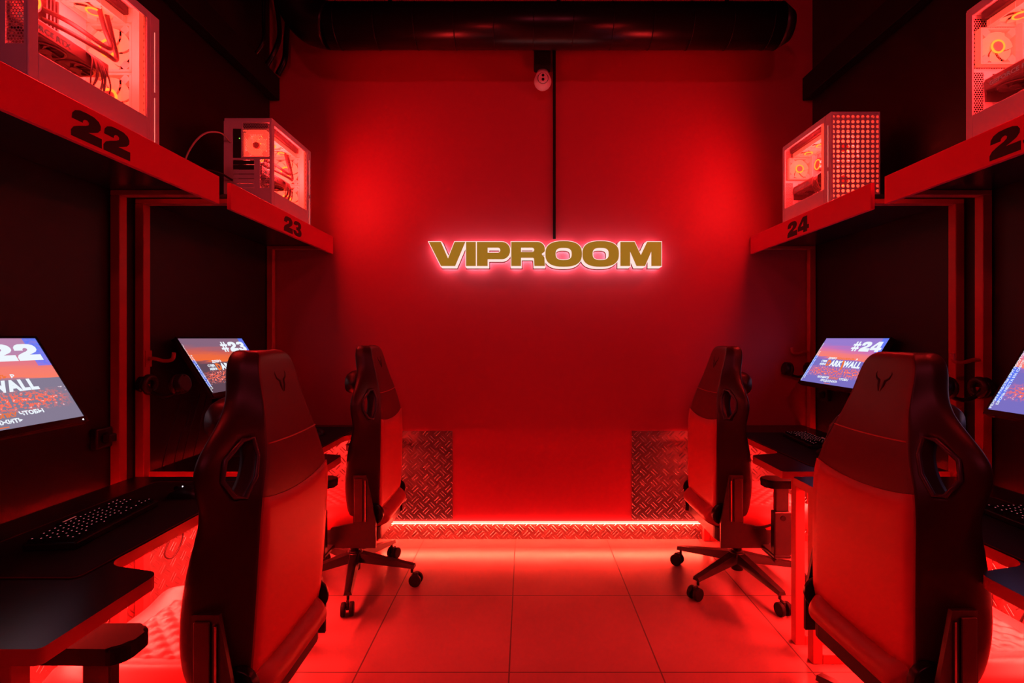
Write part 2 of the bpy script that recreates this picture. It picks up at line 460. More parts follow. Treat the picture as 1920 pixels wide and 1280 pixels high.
# ------------------------------------------------------------------ heavy extended lettering (unit height)
def oval(cx, cy, rx, ry, e=2.6, n=44, cw=False):
    pts = []
    for i in range(n):
        t = 2 * PI * i / n; c = math.cos(t); s = math.sin(t)
        pts.append((cx + rx * math.copysign(abs(c) ** (2 / e), c), cy + ry * math.copysign(abs(s) ** (2 / e), s)))
    return pts[::-1] if cw else pts
def bowl(x0, x1, y0, y1, r, n=7):
    """box with the two right-hand corners rounded, clockwise start lower-left"""
    return fillet([(x0, y0), (x1, y0), (x1, y1), (x0, y1)], [0, r, r, 0], n)
GLYPH = {
 'V': (1.50, [[(0, 1), (0.50, 0), (1.08, 0), (1.50, 1), (1.06, 1), (0.79, 0.31), (0.49, 1)]]),
 'I': (0.40, [[(0, 0), (0.40, 0), (0.40, 1), (0, 1)]]),
 'P': (1.36, [fillet([(0, 0), (0.44, 0), (0.44, 0.28), (1.36, 0.28), (1.36, 1), (0, 1)], [0, 0, 0, 0.34, 0.34, 0], 8),
              bowl(0.44, 0.96, 0.55, 0.76, 0.10)]),
 'R': (1.40, [fillet([(0, 0), (0.40, 0), (0.40, 0.34), (0.93, 0.34), (0.95, 0), (1.38, 0), (1.36, 0.36), (1.24, 0.50), (1.38, 0.60), (1.38, 1), (0, 1)],
                     [0, 0, 0, 0.06, 0, 0, 0.10, 0.03, 0.08, 0.30, 0], 6), bowl(0.40, 0.94, 0.58, 0.76, 0.09)]),
 'O': (1.50, [oval(0.75, 0.5, 0.75, 0.53), oval(0.75, 0.5, 0.33, 0.25, 2.8)]),
 'M': (1.68, [[(0, 0), (0.40, 0), (0.40, 0.60), (0.66, 0), (1.01, 0), (1.27, 0.60), (1.27, 0), (1.68, 0), (1.68, 1), (1.10, 1), (0.84, 0.45), (0.58, 1), (0, 1)]]),
 '2': (1.25, [[(0.03, 0.60), (0.05, 0.78), (0.16, 0.91), (0.36, 0.985), (0.64, 1.0), (0.92, 0.985), (1.12, 0.91), (1.21, 0.78), (1.20, 0.64), (1.08, 0.51), (0.88, 0.42), (0.68, 0.345),
               (1.25, 0.345), (1.25, 0), (0, 0), (0, 0.20), (0.10, 0.335), (0.30, 0.435), (0.58, 0.545), (0.70, 0.62), (0.715, 0.70), (0.64, 0.755), (0.54, 0.74), (0.47, 0.68), (0.46, 0.60)]]),
 '3': (1.25, [[(0.04, 0.70), (0.09, 0.84), (0.24, 0.95), (0.45, 0.99), (0.66, 1.0), (0.96, 0.975), (1.13, 0.89), (1.18, 0.76), (1.13, 0.62), (1.01, 0.53), (1.17, 0.45), (1.25, 0.31), (1.20, 0.15),
               (1.05, 0.05), (0.85, 0.01), (0.60, 0), (0.33, 0.01), (0.14, 0.08), (0.02, 0.20), (0, 0.34), (0.45, 0.34), (0.50, 0.25), (0.62, 0.225), (0.75, 0.26), (0.76, 0.35), (0.67, 0.41),
               (0.44, 0.41), (0.44, 0.61), (0.64, 0.61), (0.72, 0.67), (0.70, 0.75), (0.60, 0.775), (0.51, 0.75), (0.48, 0.70)]]),
 '4': (1.32, [[(0.60, 1), (1.12, 1), (1.12, 0.42), (1.32, 0.42), (1.32, 0.16), (1.12, 0.16), (1.12, 0), (0.66, 0), (0.66, 0.16), (0, 0.16), (0, 0.43)],
              [(0.66, 0.42), (0.36, 0.42), (0.66, 0.72)]]),
 '5': (1.25, [[(0.12, 1), (1.16, 1), (1.16, 0.73), (0.50, 0.73), (0.48, 0.645), (0.70, 0.675), (0.96, 0.65), (1.16, 0.54), (1.24, 0.36), (1.19, 0.18), (1.04, 0.06), (0.80, 0.005), (0.56, 0),
               (0.28, 0.02), (0.10, 0.10), (0, 0.24), (0, 0.32), (0.46, 0.32), (0.50, 0.25), (0.60, 0.22), (0.71, 0.25), (0.75, 0.33), (0.71, 0.41), (0.60, 0.44), (0.50, 0.40), (0.06, 0.40)]]),
}
def glyphs(name, s, h, gap=0.07, sx=1.0, shear=0.0):
    """one flat mesh for the short word s, centred on the origin, height h"""
    mb = MB(); x = 0.0
    for ch in s:
        if ch == '#':
            for k in range(2):
                X = x + 0.22 + 0.36 * k
                mb.quad([(X, 0, 0), (X + 0.2, 0, 0), (X + 0.30, 1, 0), (X + 0.10, 1, 0)])
                mb.quad([(x + 0.0 + 0.06 * k, 0.22 + 0.36 * k, 0.0004), (x + 0.98 + 0.06 * k, 0.22 + 0.36 * k, 0.0004), (x + 1.01 + 0.06 * k, 0.40 + 0.36 * k, 0.0004), (x + 0.03 + 0.06 * k, 0.40 + 0.36 * k, 0.0004)])
            x += 1.10 + gap; continue
        wd, loops = GLYPH[ch]
        me = curve_mesh('glyph', [[(px + x, py) for px, py in lp] for lp in loops])
        t = bmesh.new(); t.from_mesh(me); bpy.data.meshes.remove(me)
        mb._merge(t)
        x += wd + gap
    x -= gap
    me = mb.me(name)
    me.transform(Matrix.Diagonal((h * sx, h, h, 1)) @ Matrix(((1, shear, 0, -x / 2), (0, 1, 0, -0.5), (0, 0, 1, 0), (0, 0, 0, 1))))
    return me

# ------------------------------------------------------------------ room
XL, XR, YB, YF, ZC = -1.69, 1.905, 3.37, -1.6, 3.62
def struct(name, mb, m):
    o = mb.build(name, m); o['kind'] = 'structure'; return o
struct('floor', MB().box(XL - 0.1, XR + 0.1, YF, YB + 0.1, -0.1, 0), M['floor'])
struct('ceiling', MB().box(XL - 0.1, XR + 0.1, YF, YB + 0.1, ZC, ZC + 0.1), M['ceiling'])
struct('wall_back', MB().box(XL - 0.1, XR + 0.1, YB, YB + 0.1, 0, ZC), M['wall_red'])
struct('wall_left', MB().box(XL - 0.1, XL, YF, YB, 0, ZC), M['wall_black'])
struct('wall_right', MB().box(XR, XR + 0.1, YF, YB, 0, ZC), M['wall_black'])
struct('wall_front', MB().box(XL - 0.1, XR + 0.1, YF - 0.1, YF, 0, ZC), M['wall_black'])
struct('baseboard_back', MB().box(XL, XR, YB - 0.014, YB, 0, 0.104), M['plate_xz'])

tag(MB().box(XL + 0.006, -0.478, YB - 0.005, YB - 0.001, 0.122, 0.712).build('tread_plate', M['plate_xz']),
    'tread plate sheet on the red back wall behind the desk numbered 23', 'metal sheet', 'tread plate wall sheets')
tag(MB().box(0.708, XR - 0.006, YB - 0.005, YB - 0.001, 0.122, 0.712).build('tread_plate', M['plate_xz']),
    'tread plate sheet on the red back wall behind the desk numbered 24', 'metal sheet', 'tread plate wall sheets')
tag(MB().box(XL + 0.001, XL + 0.005, 0.6, YB - 0.016, 0, 0.712).build('tread_plate', M['plate_yz']),
    'long tread plate sheet on the left wall under the desks', 'metal sheet', 'tread plate wall sheets')
tag(MB().box(XR - 0.005, XR - 0.001, 0.6, YB - 0.016, 0, 0.712).build('tread_plate', M['plate_yz']),
    'long tread plate sheet on the right wall under the desks', 'metal sheet', 'tread plate wall sheets')

# LED strip along the back wall, resting on the plinth
t = empty('led_strip', (0.15, YB - 0.009, 0.1045), 0, 'glowing red light strip along the foot of the red back wall', 'light strip', 'red light strips')
d = MB(); d.box(-1.087, 1.086, -0.006, 0.009, 0.0, 0.003); d.box(-1.087, 1.086, -0.0145, -0.006, 0.0029, 0.0042); d.build('channel', M['led_body'], t)
d = MB(); d.box(-1.087, 1.086, -0.013, 0.006, 0.0044, 0.0105, 0.002, 2); d.build('diffuser', M['back_led_face'], t)
d = MB(); d.box(-1.087, 1.086, -0.013, -0.0065, 0.0, 0.0028); d.build('light_line', M['back_led_hot'], t)

# ------------------------------------------------------------------ wall sign
def build_sign():
    xs0, ztop = -0.614, None
    H = 0.1545; Yface = 3.255
    # letter left edges measured along the wall, metres
    word = 'VIPROOM'; gaps = [0.03, 0.045, 0.05, 0.0, 0.02, 0.06]
    tot = sum(GLYPH[c][0] for c in word) + sum(gaps)
    x0 = (804 - 984) * Yface / 954; x1 = (1240 - 984) * Yface / 954
    sx = (x1 - x0) / (tot * H)
    zb = CAM_H + (634 - 498.5) * Yface / 954
    root = empty('wall_sign', ((x0 + x1) / 2, YB, zb), 0, 'glowing gold VIPROOM sign on the red back wall', 'sign')
    x = x0 - (x0 + x1) / 2
    for ch, g in zip(word, gaps + [0]):
        wd, loops = GLYPH[ch]
        T = Matrix.Translation((x, 0, 0)) @ Matrix(((H * sx, 0, 0, 0), (0, 0, -1, 0), (0, H, 0, 0), (0, 0, 0, 1)))
        # outline grown a little: the glowing acrylic block behind the gold face
        me = curve_mesh('letter', loops, extrude=0.040, offset=0.028)
        me.transform(T); me.transform(Matrix.Translation((0, -0.052 - 0.020, 0)))
        for p in me.polygons: p.use_smooth = False
        lo = new_obj('letter', me, root, (M['sign_white'],))
        lo['label'] = 'letter ' + ch + ' with glowing white rim'
        me = curve_mesh('face', loops, extrude=0.0015); me.transform(T); me.transform(Matrix.Translation((0, -0.1140, 0)))
        new_obj('face', me, lo, (M['sign_gold'],))['label'] = 'gold letter face'
        me = curve_mesh('backer', loops, extrude=0.004, offset=0.062); me.transform(T); me.transform(Matrix.Translation((0, -0.0275, 0)))
        new_obj('backer', me, lo, (M['sign_edge'],))['label'] = 'dark red backing'
        me = curve_mesh('rear_light', loops, extrude=0.002, offset=0.0); me.transform(T); me.transform(Matrix.Translation((0, -0.021, 0)))
        new_obj('rear_light', me, lo, (M['sign_back'],))
        x += (wd + g) * H * sx
build_sign()

# ------------------------------------------------------------------ workstations
# local frame of a workstation: x = the sitter's right, y = towards the wall (wall at y = 0), z up
def ws_matrix(side, yc):
    return ((XL, yc, 0), PI / 2) if side < 0 else ((XR, yc, 0), -PI / 2)

HALF = 0.585
def build_desk(side, yc, number, where):
    loc, rz = ws_matrix(side, yc)
    fd = 0.424 if side < 0 else 0.414
    t = empty('gaming_desk', loc, rz, where, 'desk', 'numbered gaming desks')
    out = fillet([(-HALF, -0.070), (-HALF, -0.795), (-0.275, -0.795), (-0.235, -0.628), (0.235, -0.628), (0.275, -0.795), (HALF, -0.795), (HALF, -0.070)],
                 [0, 0.012, 0.045, 0.055, 0.055, 0.045, 0.012, 0], 8)
    dt = MB().prism(out, 0.7185, 0.75, sides=False).build('desktop', M['black_board'], t)
    e = MB().prism(out, 0.7185, 0.75, top=False, bottom=False); e.build('edge_band', M['red_steel'], dt, 'red edge of the black desktop')
    for s in (-1, 1):
        x0, x1 = (HALF - 0.044, HALF - 0.004) if s > 0 else (-HALF + 0.004, -HALF + 0.044)
        MB().box(x0, x1, -0.044, -0.006, 0.0, 1.9050, 0.002, 1).build('upright', M['red_steel'], t)
        MB().box(x0, x1, -0.735, -0.695, 0.0, 0.718, 0.002, 1).build('leg', M['red_steel'], t)
        MB().box(x0, x1, -0.694, -0.045, 0.0, 0.040, 0.002, 1).build('foot_bar', M['red_steel'], t)
        MB().box(x0, x1, -0.694, -0.045, 0.678, 0.718, 0.002, 1).build('desk_support', M['red_steel'], t)
        MB().box(x0, x1, -fd + 0.019, -0.006, 1.9055, 1.927, 0.002, 1).build('shelf_support', M['red_steel'], t)
    MB().box(-HALF, HALF, -fd + 0.0185, -0.003, 1.9275, 1.945, 0.001, 1).build('shelf_board', M['black_board'], t)
    f = MB().box(-HALF, HALF, -fd, -fd + 0.018, 1.88, 1.994, 0.0015, 1).build('fascia', M['red_board'], t)
    me = glyphs('number', number, 0.083)
    me.transform(frame((0.0, -fd - 0.0008, 1.932), (1, 0, 0), (0, 0, 1)))
    new_obj('number', me, f, (M['digit'],))['label'] = 'black number ' + number
    # hook for the headset on the left-hand upright
    hk = MB(); hk.tube(smooth_pts([(-HALF + 0.030, -0.044, 1.235), (-HALF + 0.03, -0.075, 1.235), (-HALF + 0.03, -0.115, 1.225), (-HALF + 0.03, -0.150, 1.232), (-HALF + 0.03, -0.157, 1.262)], 5), 0.008, 10)
    hk.box(-HALF + 0.012, -HALF + 0.048, -0.0475, -0.0445, 1.20, 1.27)
    hk.build('headset_hook', M['red_steel'], t)
    return t
DESKS = [(-1, 1.525, '22', 'black desk under the shelf board numbered 22, near left'), (-1, 2.778, '23', 'black desk under the shelf board numbered 23, far left'),
         (1, 2.778, '24', 'black desk under the shelf board numbered 24, far right'), (1, 1.525, '25', 'black desk near right, its shelf number cut by the frame edge')]
for a in DESKS: build_desk(*a)

# LED strips under the desks
for side, yc, num, _ in DESKS:
    loc, rz = ws_matrix(side, yc)
    t = empty('led_strip', (loc[0] + (-side) * 0.36, yc, 0.7135), rz, 'red light strip under the desk numbered ' + num, 'light strip', 'red light strips')
    a0, a1 = -0.50, 0.50
    if yc > 2: a0, a1 = (-0.50, 0.22) if side < 0 else (-0.22, 0.50)
    MB().box(a0, a1, -0.010, 0.010, 0.002, 0.0045).build('channel', M['led_body'], t)
    MB().box(a0, a1, -0.009, 0.009, 0.0006, 0.002).build('light_line', M['under_led'], t)

# ------------------------------------------------------------------ desk mats
def build_mat(side, yc, num):
    loc, rz = ws_matrix(side, yc)
    t = empty('desk_mat', (loc[0], yc, 0.7502), rz, 'black cloth mat covering the desk numbered ' + num, 'desk mat', 'black desk mats')
    out = fillet([(-0.31, -0.22), (-0.31, -0.622), (0.50, -0.622), (0.50, -0.22)], [0.02] * 4, 5)
    inn = fillet([(-0.306, -0.224), (-0.306, -0.618), (0.496, -0.618), (0.496, -0.224)], [0.018] * 4, 5)
    MB().prism(inn, 0.0, 0.0034).build('cloth', M['pad'], t)
    MB().tube([(x, y, 0.002) for x, y in out], 0.0022, 6, closed=True).build('stitched_edge', M['pad_stitch'], t)
for side, yc, num, _ in DESKS: build_mat(side, yc, num)

# ------------------------------------------------------------------ keyboards
def build_keyboard():
    t = empty('keyboard', (0, 0, 0), 0, '', 'keyboard', 'backlit keyboards')
    MB().box(-0.181, 0.181, -0.067, 0.067, 0.0, 0.020, 0.004, 2).build('case', M['plastic'], t)
    b = MB().box(-0.035, 0.035, 0.068, 0.094, 0.004, 0.024, 0.003, 2).build('badge', M['plastic_matte'], t)
    MB().box(-0.024, 0.024, 0.078, 0.083, 0.0241, 0.0246).build('badge_light', M['text_red'], b)
    # one keycap, copied
    def cap(wd):
        m = MB(); a = wd / 2 - 0.0008; h = 0.0088
        lo = [m.bm.verts.new(p) for p in ((-a, -h + 0.0008, 0), (a, -h + 0.0008, 0), (a, h - 0.0008, 0), (-a, h - 0.0008, 0))]
        hi = [m.bm.verts.new(p) for p in ((-a + 0.002, -h + 0.003, 0.008), (a - 0.002, -h + 0.003, 0.008), (a - 0.002, h - 0.0022, 0.0086), (-a + 0.002, h - 0.0022, 0.0086))]
        for i in range(4): m.bm.faces.new((lo[i], lo[(i + 1) % 4], hi[(i + 1) % 4], hi[i]))
        m.bm.faces.new(hi)
        g = min(0.0032, a * 0.5)
        m.box(-g * 0.55, g * 0.55, 0.0008, 0.0030, 0.0084, 0.0089, mi=1)
        return m.me('key')
    cache = {}
    def key(x, y, wd):
        k = round(wd, 4)
        if k not in cache:
            cache[k] = cap(wd)
            cache[k].materials.append(M['plastic_matte']); cache[k].materials.append(M['key_glow'])
        o = new_obj('key', cache[k], t); o.location = (x, y, 0.0202)
    P = 0.0190
    rows = [[1] + [0.0] + [1] * 12, [1] * 13 + [2], [1.5] + [1] * 12 + [1.5], [1.75] + [1] * 11 + [2.25], [2.25] + [1] * 10 + [2.75], [1.25] * 3 + [6.25] + [1.25] * 4]
    for r, row in enumerate(rows):
        y = 0.0525 - r * P * 1.02 - (0.003 if r else 0.0) * 1.0
        x = -0.1735
        for wd in row:
            if wd == 0.0: x += P; continue
            key(x + wd * P / 2, y, wd * P); x += wd * P
    for cx in range(3):
        for r in (0, 1, 2, 5): key(0.1135 + 0.0045 + (cx + 0.5) * P, 0.0525 - r * P * 1.02 - (0.003 if r else 0), P)
    key(0.118 + 1.5 * P, 0.0525 - 4 * P * 1.02 - 0.003, P)
    return t
kb = build_keyboard()
KB = [(-1, 1.545, 0.395, 0.10, 'backlit keyboard on the near left desk, in front of the screen numbered 22'), (-1, 2.62, 0.40, 0.04, 'backlit keyboard on the far left desk, mostly hidden by chairs'),
      (1, 2.79, 0.35, -0.10, 'backlit keyboard on the far right desk, in front of the screen numbered 24'), (1, 1.49, 0.36, -0.06, 'backlit keyboard on the near right desk at the right frame edge')]
for i, (side, y, d_, a, lab) in enumerate(KB):
    o = kb if i == 0 else copy_tree(kb)
    o.location = ((XL + d_) if side < 0 else (XR - d_), y, 0.7537); o.rotation_euler = (0, 0, (PI / 2 if side < 0 else -PI / 2) + a)
    o['label'] = lab

# ------------------------------------------------------------------ mice
def build_mouse():
    t = empty('computer_mouse', (0, 0, 0), 0, '', 'mouse', 'gaming mice')
    b = MB(); rows = []
    prof = [(-0.060, 0.016, 0.010), (-0.052, 0.028, 0.026), (-0.030, 0.032, 0.037), (0.0, 0.030, 0.039), (0.030, 0.029, 0.031), (0.052, 0.026, 0.020), (0.061, 0.016, 0.010)]
    for y, hw, h in prof:
        rows.append([b.bm.verts.new((hw * math.cos(a), y, max(0.0, h * math.sin(a) ** 0.8 if math.sin(a) > 0 else 0))) for a in [PI * i / 10 for i in range(11)]])
    for i in range(len(rows) - 1):
        for j in range(10):
            b.bm.faces.new((rows[i][j], rows[i][j + 1], rows[i + 1][j + 1], rows[i + 1][j])).smooth = True
    b.bm.faces.new(rows[0]); b.bm.faces.new(rows[-1][::-1])
    b.build('body', M['plastic'], t)
    MB().cyl((-0.004, 0.034, 0.029), (0.004, 0.034, 0.029), 0.010, n=18).build('scroll_wheel', M['plastic_matte'], t)
    MB().box(-0.0012, 0.0012, 0.013, 0.0154, 0.0345, 0.0385).build('indicator', M['white_led'], t)
    return t
ms = build_mouse()
MS = [(-1, 1.835, 0.47, 'black mouse on the near left desk mat right of the keyboard'), (-1, 3.00, 0.45, 'black mouse on the far left desk mat under the screen numbered 23'),
      (1, 2.48, 0.42, 'black mouse on the far right desk mat, hidden behind the near right chair'), (1, 1.15, 0.42, 'black mouse on the near right desk mat beside the keyboard')]
for i, (side, y, d_, lab) in enumerate(MS):
    o = ms if i == 0 else copy_tree(ms)
    o.location = ((XL + d_) if side < 0 else (XR - d_), y, 0.7537); o.rotation_euler = (0, 0, PI / 2 if side < 0 else -PI / 2)
    o['label'] = lab

# ------------------------------------------------------------------ monitors
SW, SH = 0.543, 0.305
def put(o_name, me, T, parent, m):
    me.transform(T); return new_obj(o_name, me, parent, (m,))
def build_monitor(side, yc, number, scr, lab, ytop, ybot):
    """ytop / ybot: distance of the picture's upper and lower edge from the wall"""
    loc, rz = ws_matrix(side, yc)
    t = empty('monitor', (loc[0], yc, 0.7502), rz, lab, 'monitor', 'tilted gaming monitors')
    zt, zb_ = 1.322 - 0.7502, 1.067 - 0.7502
    up = Vector((0, ybot - ytop, zt - zb_)); up.normalize()      # local y = -distance; top further back
    nrm = Vector((1, 0, 0)).cross(up)                            # towards the sitter
    c = Vector((0, -(ytop + ybot) / 2, (zt + zb_) / 2))
    T = frame(c, (1, 0, 0), up)
    bz = 0.008
    hs = MB()
    hs.box(-SW / 2 - bz, SW / 2 + bz, -SH / 2 - 0.020, SH / 2 + bz, -0.026, -0.0022, 0.004, 2, T=T)
    hs.box(-0.20, 0.20, -0.12, 0.11, -0.048, -0.024, 0.012, 2, T=T)
    hs.build('housing', M['plastic'], t)
    bzm = MB()
    for (a0, a1, b0, b1) in ((-SW / 2 - bz, SW / 2 + bz, SH / 2 + 0.0005, SH / 2 + bz), (-SW / 2 - bz, SW / 2 + bz, -SH / 2 - 0.020, -SH / 2 - 0.0005),
                             (-SW / 2 - bz, -SW / 2 - 0.0005, -SH / 2, SH / 2), (SW / 2 + 0.0005, SW / 2 + bz, -SH / 2, SH / 2)):
        bzm.box(a0, a1, b0, b1, -0.002, 0.0022, T=T)
    bzm.build('bezel', M['gloss_black'], t)
    m = bpy.data.meshes.new('screen')
    vs = [T @ Vector(p) for p in ((-SW / 2, -SH / 2, 0), (SW / 2, -SH / 2, 0), (SW / 2, SH / 2, 0), (-SW / 2, SH / 2, 0))]
    m.from_pydata(vs, [], [(0, 1, 2, 3)]); uvl = m.uv_layers.new(name='UVMap')
    for i, u in enumerate(((0, 0), (1, 0), (1, 1), (0, 1))): uvl.data[i].uv = u
    s = new_obj('screen', m, t, (scr,))
    def txt(body, x, y, h, mm, off=0.0, al='LEFT', sx=1.0, name='screen_text', rot=0.0, shear=0.0, space=1.0):
        me = text_mesh(name, body, h, offset=off, align=al, sx=sx, shear=shear, space=space)
        put(name, me, T @ Matrix.Translation((x, y, 0.0006)) @ Matrix.Rotation(rot, 4, 'Z'), s, mm)
    # big seat number, upper right
    me = glyphs('seat_number', '#' + number, 0.062, gap=0.05, sx=1.02)
    put('seat_number', me, T @ Matrix.Translation((0.138, 0.100, 0.0006)), s, M['txt_white'])
    W, O = M['txt_white'], M['txt_orange']
    txt('ДОБРО', -0.128, 0.010, 0.0175, W, 0.0009, sx=1.2)
    txt('ПОЖАЛОВАТЬ', -0.045, 0.010, 0.0175, O, 0.0009, sx=1.2)
    txt('В', 0.118, 0.010, 0.0175, W, 0.0009, sx=1.2)
    txt('CYBER', -0.180, -0.012, 0.018, W, 0.0010, sx=1.05)
    txt('ARENA', -0.180, -0.031, 0.018, W, 0.0010, sx=1.05)
    txt('D', -0.117, -0.033, 0.050, O, 0.0034, sx=1.0)
    txt('ARK', -0.079, -0.033, 0.050, W, 0.0030, sx=1.0, space=1.06)
    txt('|', 0.030, -0.033, 0.050, O, 0.0055, sx=1.1, shear=-0.3)
    txt('WALL', 0.038, -0.033, 0.050, W, 0.0030, sx=1.0, space=1.12)
    txt('НАЖМИТЕ', -0.125, -0.116, 0.0175, W, 0.0009, sx=1.2)
    txt('КНОПКУ', -0.017, -0.116, 0.0175, O, 0.0009, sx=1.2)
    txt('ЧТОБЫ', 0.078, -0.116, 0.0175, W, 0.0009, sx=1.2)
    txt('ПРОДОЛЖИТЬ', 0.0, -0.136, 0.0175, W, 0.0009, 'CENTER', sx=1.2)
    txt('РЕЖИМ РАБОТЫ КРУГЛОСУТОЧНО', -0.2620, -0.147, 0.0135, W, 0.0003, sx=1.12, rot=PI / 2)
    txt('БРОНЬ МЕСТА НА САЙТЕ', -0.2450, -0.130, 0.0135, W, 0.0003, sx=1.12, rot=PI / 2)
    MB().box(-0.03, 0.03, -0.1475, -0.1445, 0.0004, 0.0008, T=T).build('underline', O, s)
    MB().cyl(T @ Vector((SW / 2 - 0.012, -SH / 2 - 0.012, 0.0021)), T @ Vector((SW / 2 - 0.012, -SH / 2 - 0.012, 0.0032)), 0.0024, n=12).build('power_light', M['white_led'], t)
    # arm: clamp on the desk, post, tilting head
    MB().cyl((0, -0.075, 0), (0, -0.075, 0.010), 0.026, n=28).build('arm_base', M['plastic_matte'], t)
    MB().cyl((0, -0.075, 0.010), (0, -0.075, 0.420), 0.015, n=20).build('arm_post', M['plastic_matte'], t)
    hd = T @ Vector((0, 0, -0.047)); ar = MB()
    ar.tube([(0, -0.075, 0.40), (0, -0.105 if hd.y < -0.12 else -0.08, 0.41), tuple(hd)], 0.013, 12)
    ar.build('arm_head', M['plastic_matte'], t)
    return t
build_monitor(-1, 1.421, '22', M['screen_pink'], 'tilted monitor numbered 22, cut off by the left frame edge', 0.062, 0.222)
build_monitor(-1, 2.655, '23', M['screen_warm'], 'tilted monitor numbered 23 with orange sky, on the far left desk', 0.062, 0.226)
build_monitor(1, 2.855, '24', M['screen_blue'], 'tilted monitor numbered 24 with purple sky, on the far right desk', 0.052, 0.211)
build_monitor(1, 1.588, '25', M['screen_blue'], 'tilted monitor cut off by the right frame edge', 0.052, 0.211)

# ------------------------------------------------------------------ computers
PW, PD, PH = 0.245, 0.475, 0.503
def build_pc():
    """local: front = +y, glass side = +x, stands on z = 0"""
    t = empty('gaming_computer', (0, 0, 0), 0, '', 'computer', 'white gaming computers')
    x0, x1, y0, y1 = -PW / 2, PW / 2, -PD / 2, PD / 2
    W = M['white_steel']
    c = MB()
    c.box(x0, x1, y0 + 0.003, y1 - 0.045, 0.012, 0.018)                   # bottom
    c.box(x0, x1, y0 + 0.003, y1 - 0.045, PH - 0.016, PH, 0.002, 1)       # top rim
    c.box(x0, x0 + 0.004, y0 + 0.003, y1 - 0.045, 0.018, PH - 0.016)      # far side panel
    c.box(x1 - 0.006, x1, y0, y0 + 0.028, 0.012, PH - 0.004, 0.002, 1)    # rear post of the glass side
    c.box(x1 - 0.006, x1, y1 - 0.062, y1 - 0.045, 0.012, PH - 0.004, 0.002, 1)
    c.box(x1 - 0.006, x1, y0 + 0.028, y1 - 0.062, PH - 0.030, PH - 0.004)
    c.build('case_body', W, t)
    MB().box(x1 - 0.004, x1 + 0.001, y0 + 0.028, y1 - 0.062, 0.012, 0.135, 0.001, 1).build('lower_panel', W, t)
    MB().box(x0 + 0.004, x1 - 0.0065, y0 + 0.004, y1 - 0.095, 0.118, 0.122).build('power_shroud', W, t)
    for sx in (x0 + 0.02, x1 - 0.035):
        for sy in (y0 + 0.03, y1 - 0.07): MB().box(sx, sx + 0.02, sy, sy + 0.03, 0.0, 0.0125).build('foot', M['plastic'], t)
    MB().box(x1 - 0.004, x1 - 0.001, y0 + 0.028, y1 - 0.062, 0.135, PH - 0.030).build('side_glass', M['pc_glass'], t)
    # front bezel: frame, light slit, perforated sheet
    f = MB()
    f.box(x1 - 0.012, x1, y1 - 0.0445, y1, 0.008, PH, 0.002, 1); f.box(x0, x0 + 0.008, y1 - 0.0445, y1, 0.008, PH, 0.002, 1)
    f.box(x0 + 0.008, x1 - 0.012, y1 - 0.0445, y1, PH - 0.010, PH, 0.002, 1); f.box(x0 + 0.008, x1 - 0.012, y1 - 0.0445, y1, 0.008, 0.020, 0.002, 1)
    fb = f.build('front_bezel', W, t)
    MB().box(x1 + 0.0001, x1 + 0.001, y1 - 0.026, y1 - 0.0235, 0.04, 0.215).build('light_slit', M['slit'], fb)
    MB().box(x1 + 0.0001, x1 + 0.001, y1 - 0.026, y1 - 0.0235, 0.235, PH - 0.06).build('light_slit', M['slit'], fb)
    MB().quad([(x0 + 0.008, y1 - 0.002, 0.020), (x1 - 0.012, y1 - 0.002, 0.020), (x1 - 0.012, y1 - 0.002, PH - 0.010), (x0 + 0.008, y1 - 0.002, PH - 0.010)]).build('front_mesh', M['mesh_front'], t)
    # rear wall
    r = MB(); yr = y0 + 0.003
    fx0, fx1, fz0, fz1 = -0.026, 0.110, 0.305, 0.478
    pa, pb = x0 + 0.046, x0 + 0.088
    for (a, b, e, g) in ((x0, fx0, 0.448, PH - 0.016), (fx0, fx1, fz1, PH - 0.016), (fx1, x1 - 0.006, 0.012, PH - 0.016), (x0, pa, 0.012, 0.448), (pb, fx0, 0.295, 0.448),
                         (fx0, fx1, 0.292, fz0), (pa, fx0, 0.288, 0.298), (pa, 0.032, 0.012, 0.145), (0.032, 0.062, 0.012, 0.292), (0.062, fx1, 0.012, 0.145), (fx0, 0.032, 0.288, 0.292)):
        if b > a and g > e: r.box(a, b, y0, yr, e, g)
    rp = r.build('rear_panel', W, t)
    MB().quad([(fx0, yr - 0.001, fz0), (fx1, yr - 0.001, fz0), (fx1, yr - 0.001, fz1), (fx0, yr - 0.001, fz1)]).build('rear_fan_grille', M['mesh_rear'], rp)
    MB().quad([(0.062, yr - 0.001, 0.145), (fx1, yr - 0.001, 0.145), (fx1, yr - 0.001, 0.292), (0.062, yr - 0.001, 0.292)]).build('rear_vent', M['mesh_rear'], rp)
    MB().box(pa + 0.001, pb - 0.001, y0 + 0.001, yr, 0.299, 0.447).build('port_plate', M['case_dark'], rp)
    MB().box(pb - 0.010, pb - 0.006, y0 - 0.001, y0 + 0.001, 0.396, 0.400).build('port_light', M['green_led'], rp)
    for k in range(6): MB().box(pa + 0.001, 0.031, y0 + 0.001, yr, 0.1465 + 0.0238 * k, 0.1675 + 0.0238 * k, 0.0008, 1).build('slot_cover', W if k not in (4, 5) else M['case_dark'], rp)
    # inside: tray, board, card, cooler, fans
    tr = MB().box(-0.062, -0.058, y0 + 0.006, y1 - 0.092, 0.122, PH - 0.018).build('board_tray', W, t)
    MB().box(-0.057, -0.053, y0 + 0.012, 0.055, 0.175, 0.455).build('motherboard', M['white_plastic'], tr)
    MB().box(-0.0525, -0.020, y0 + 0.016, y0 + 0.060, 0.26, 0.44, 0.004, 1).build('heat_sink', M['white_plastic'], tr)
    for k in range(4): MB().box(-0.0525, -0.012, -0.045 + 0.012 * k, -0.040 + 0.012 * k, 0.27, 0.405).build('memory_stick', M['gpu'], tr)
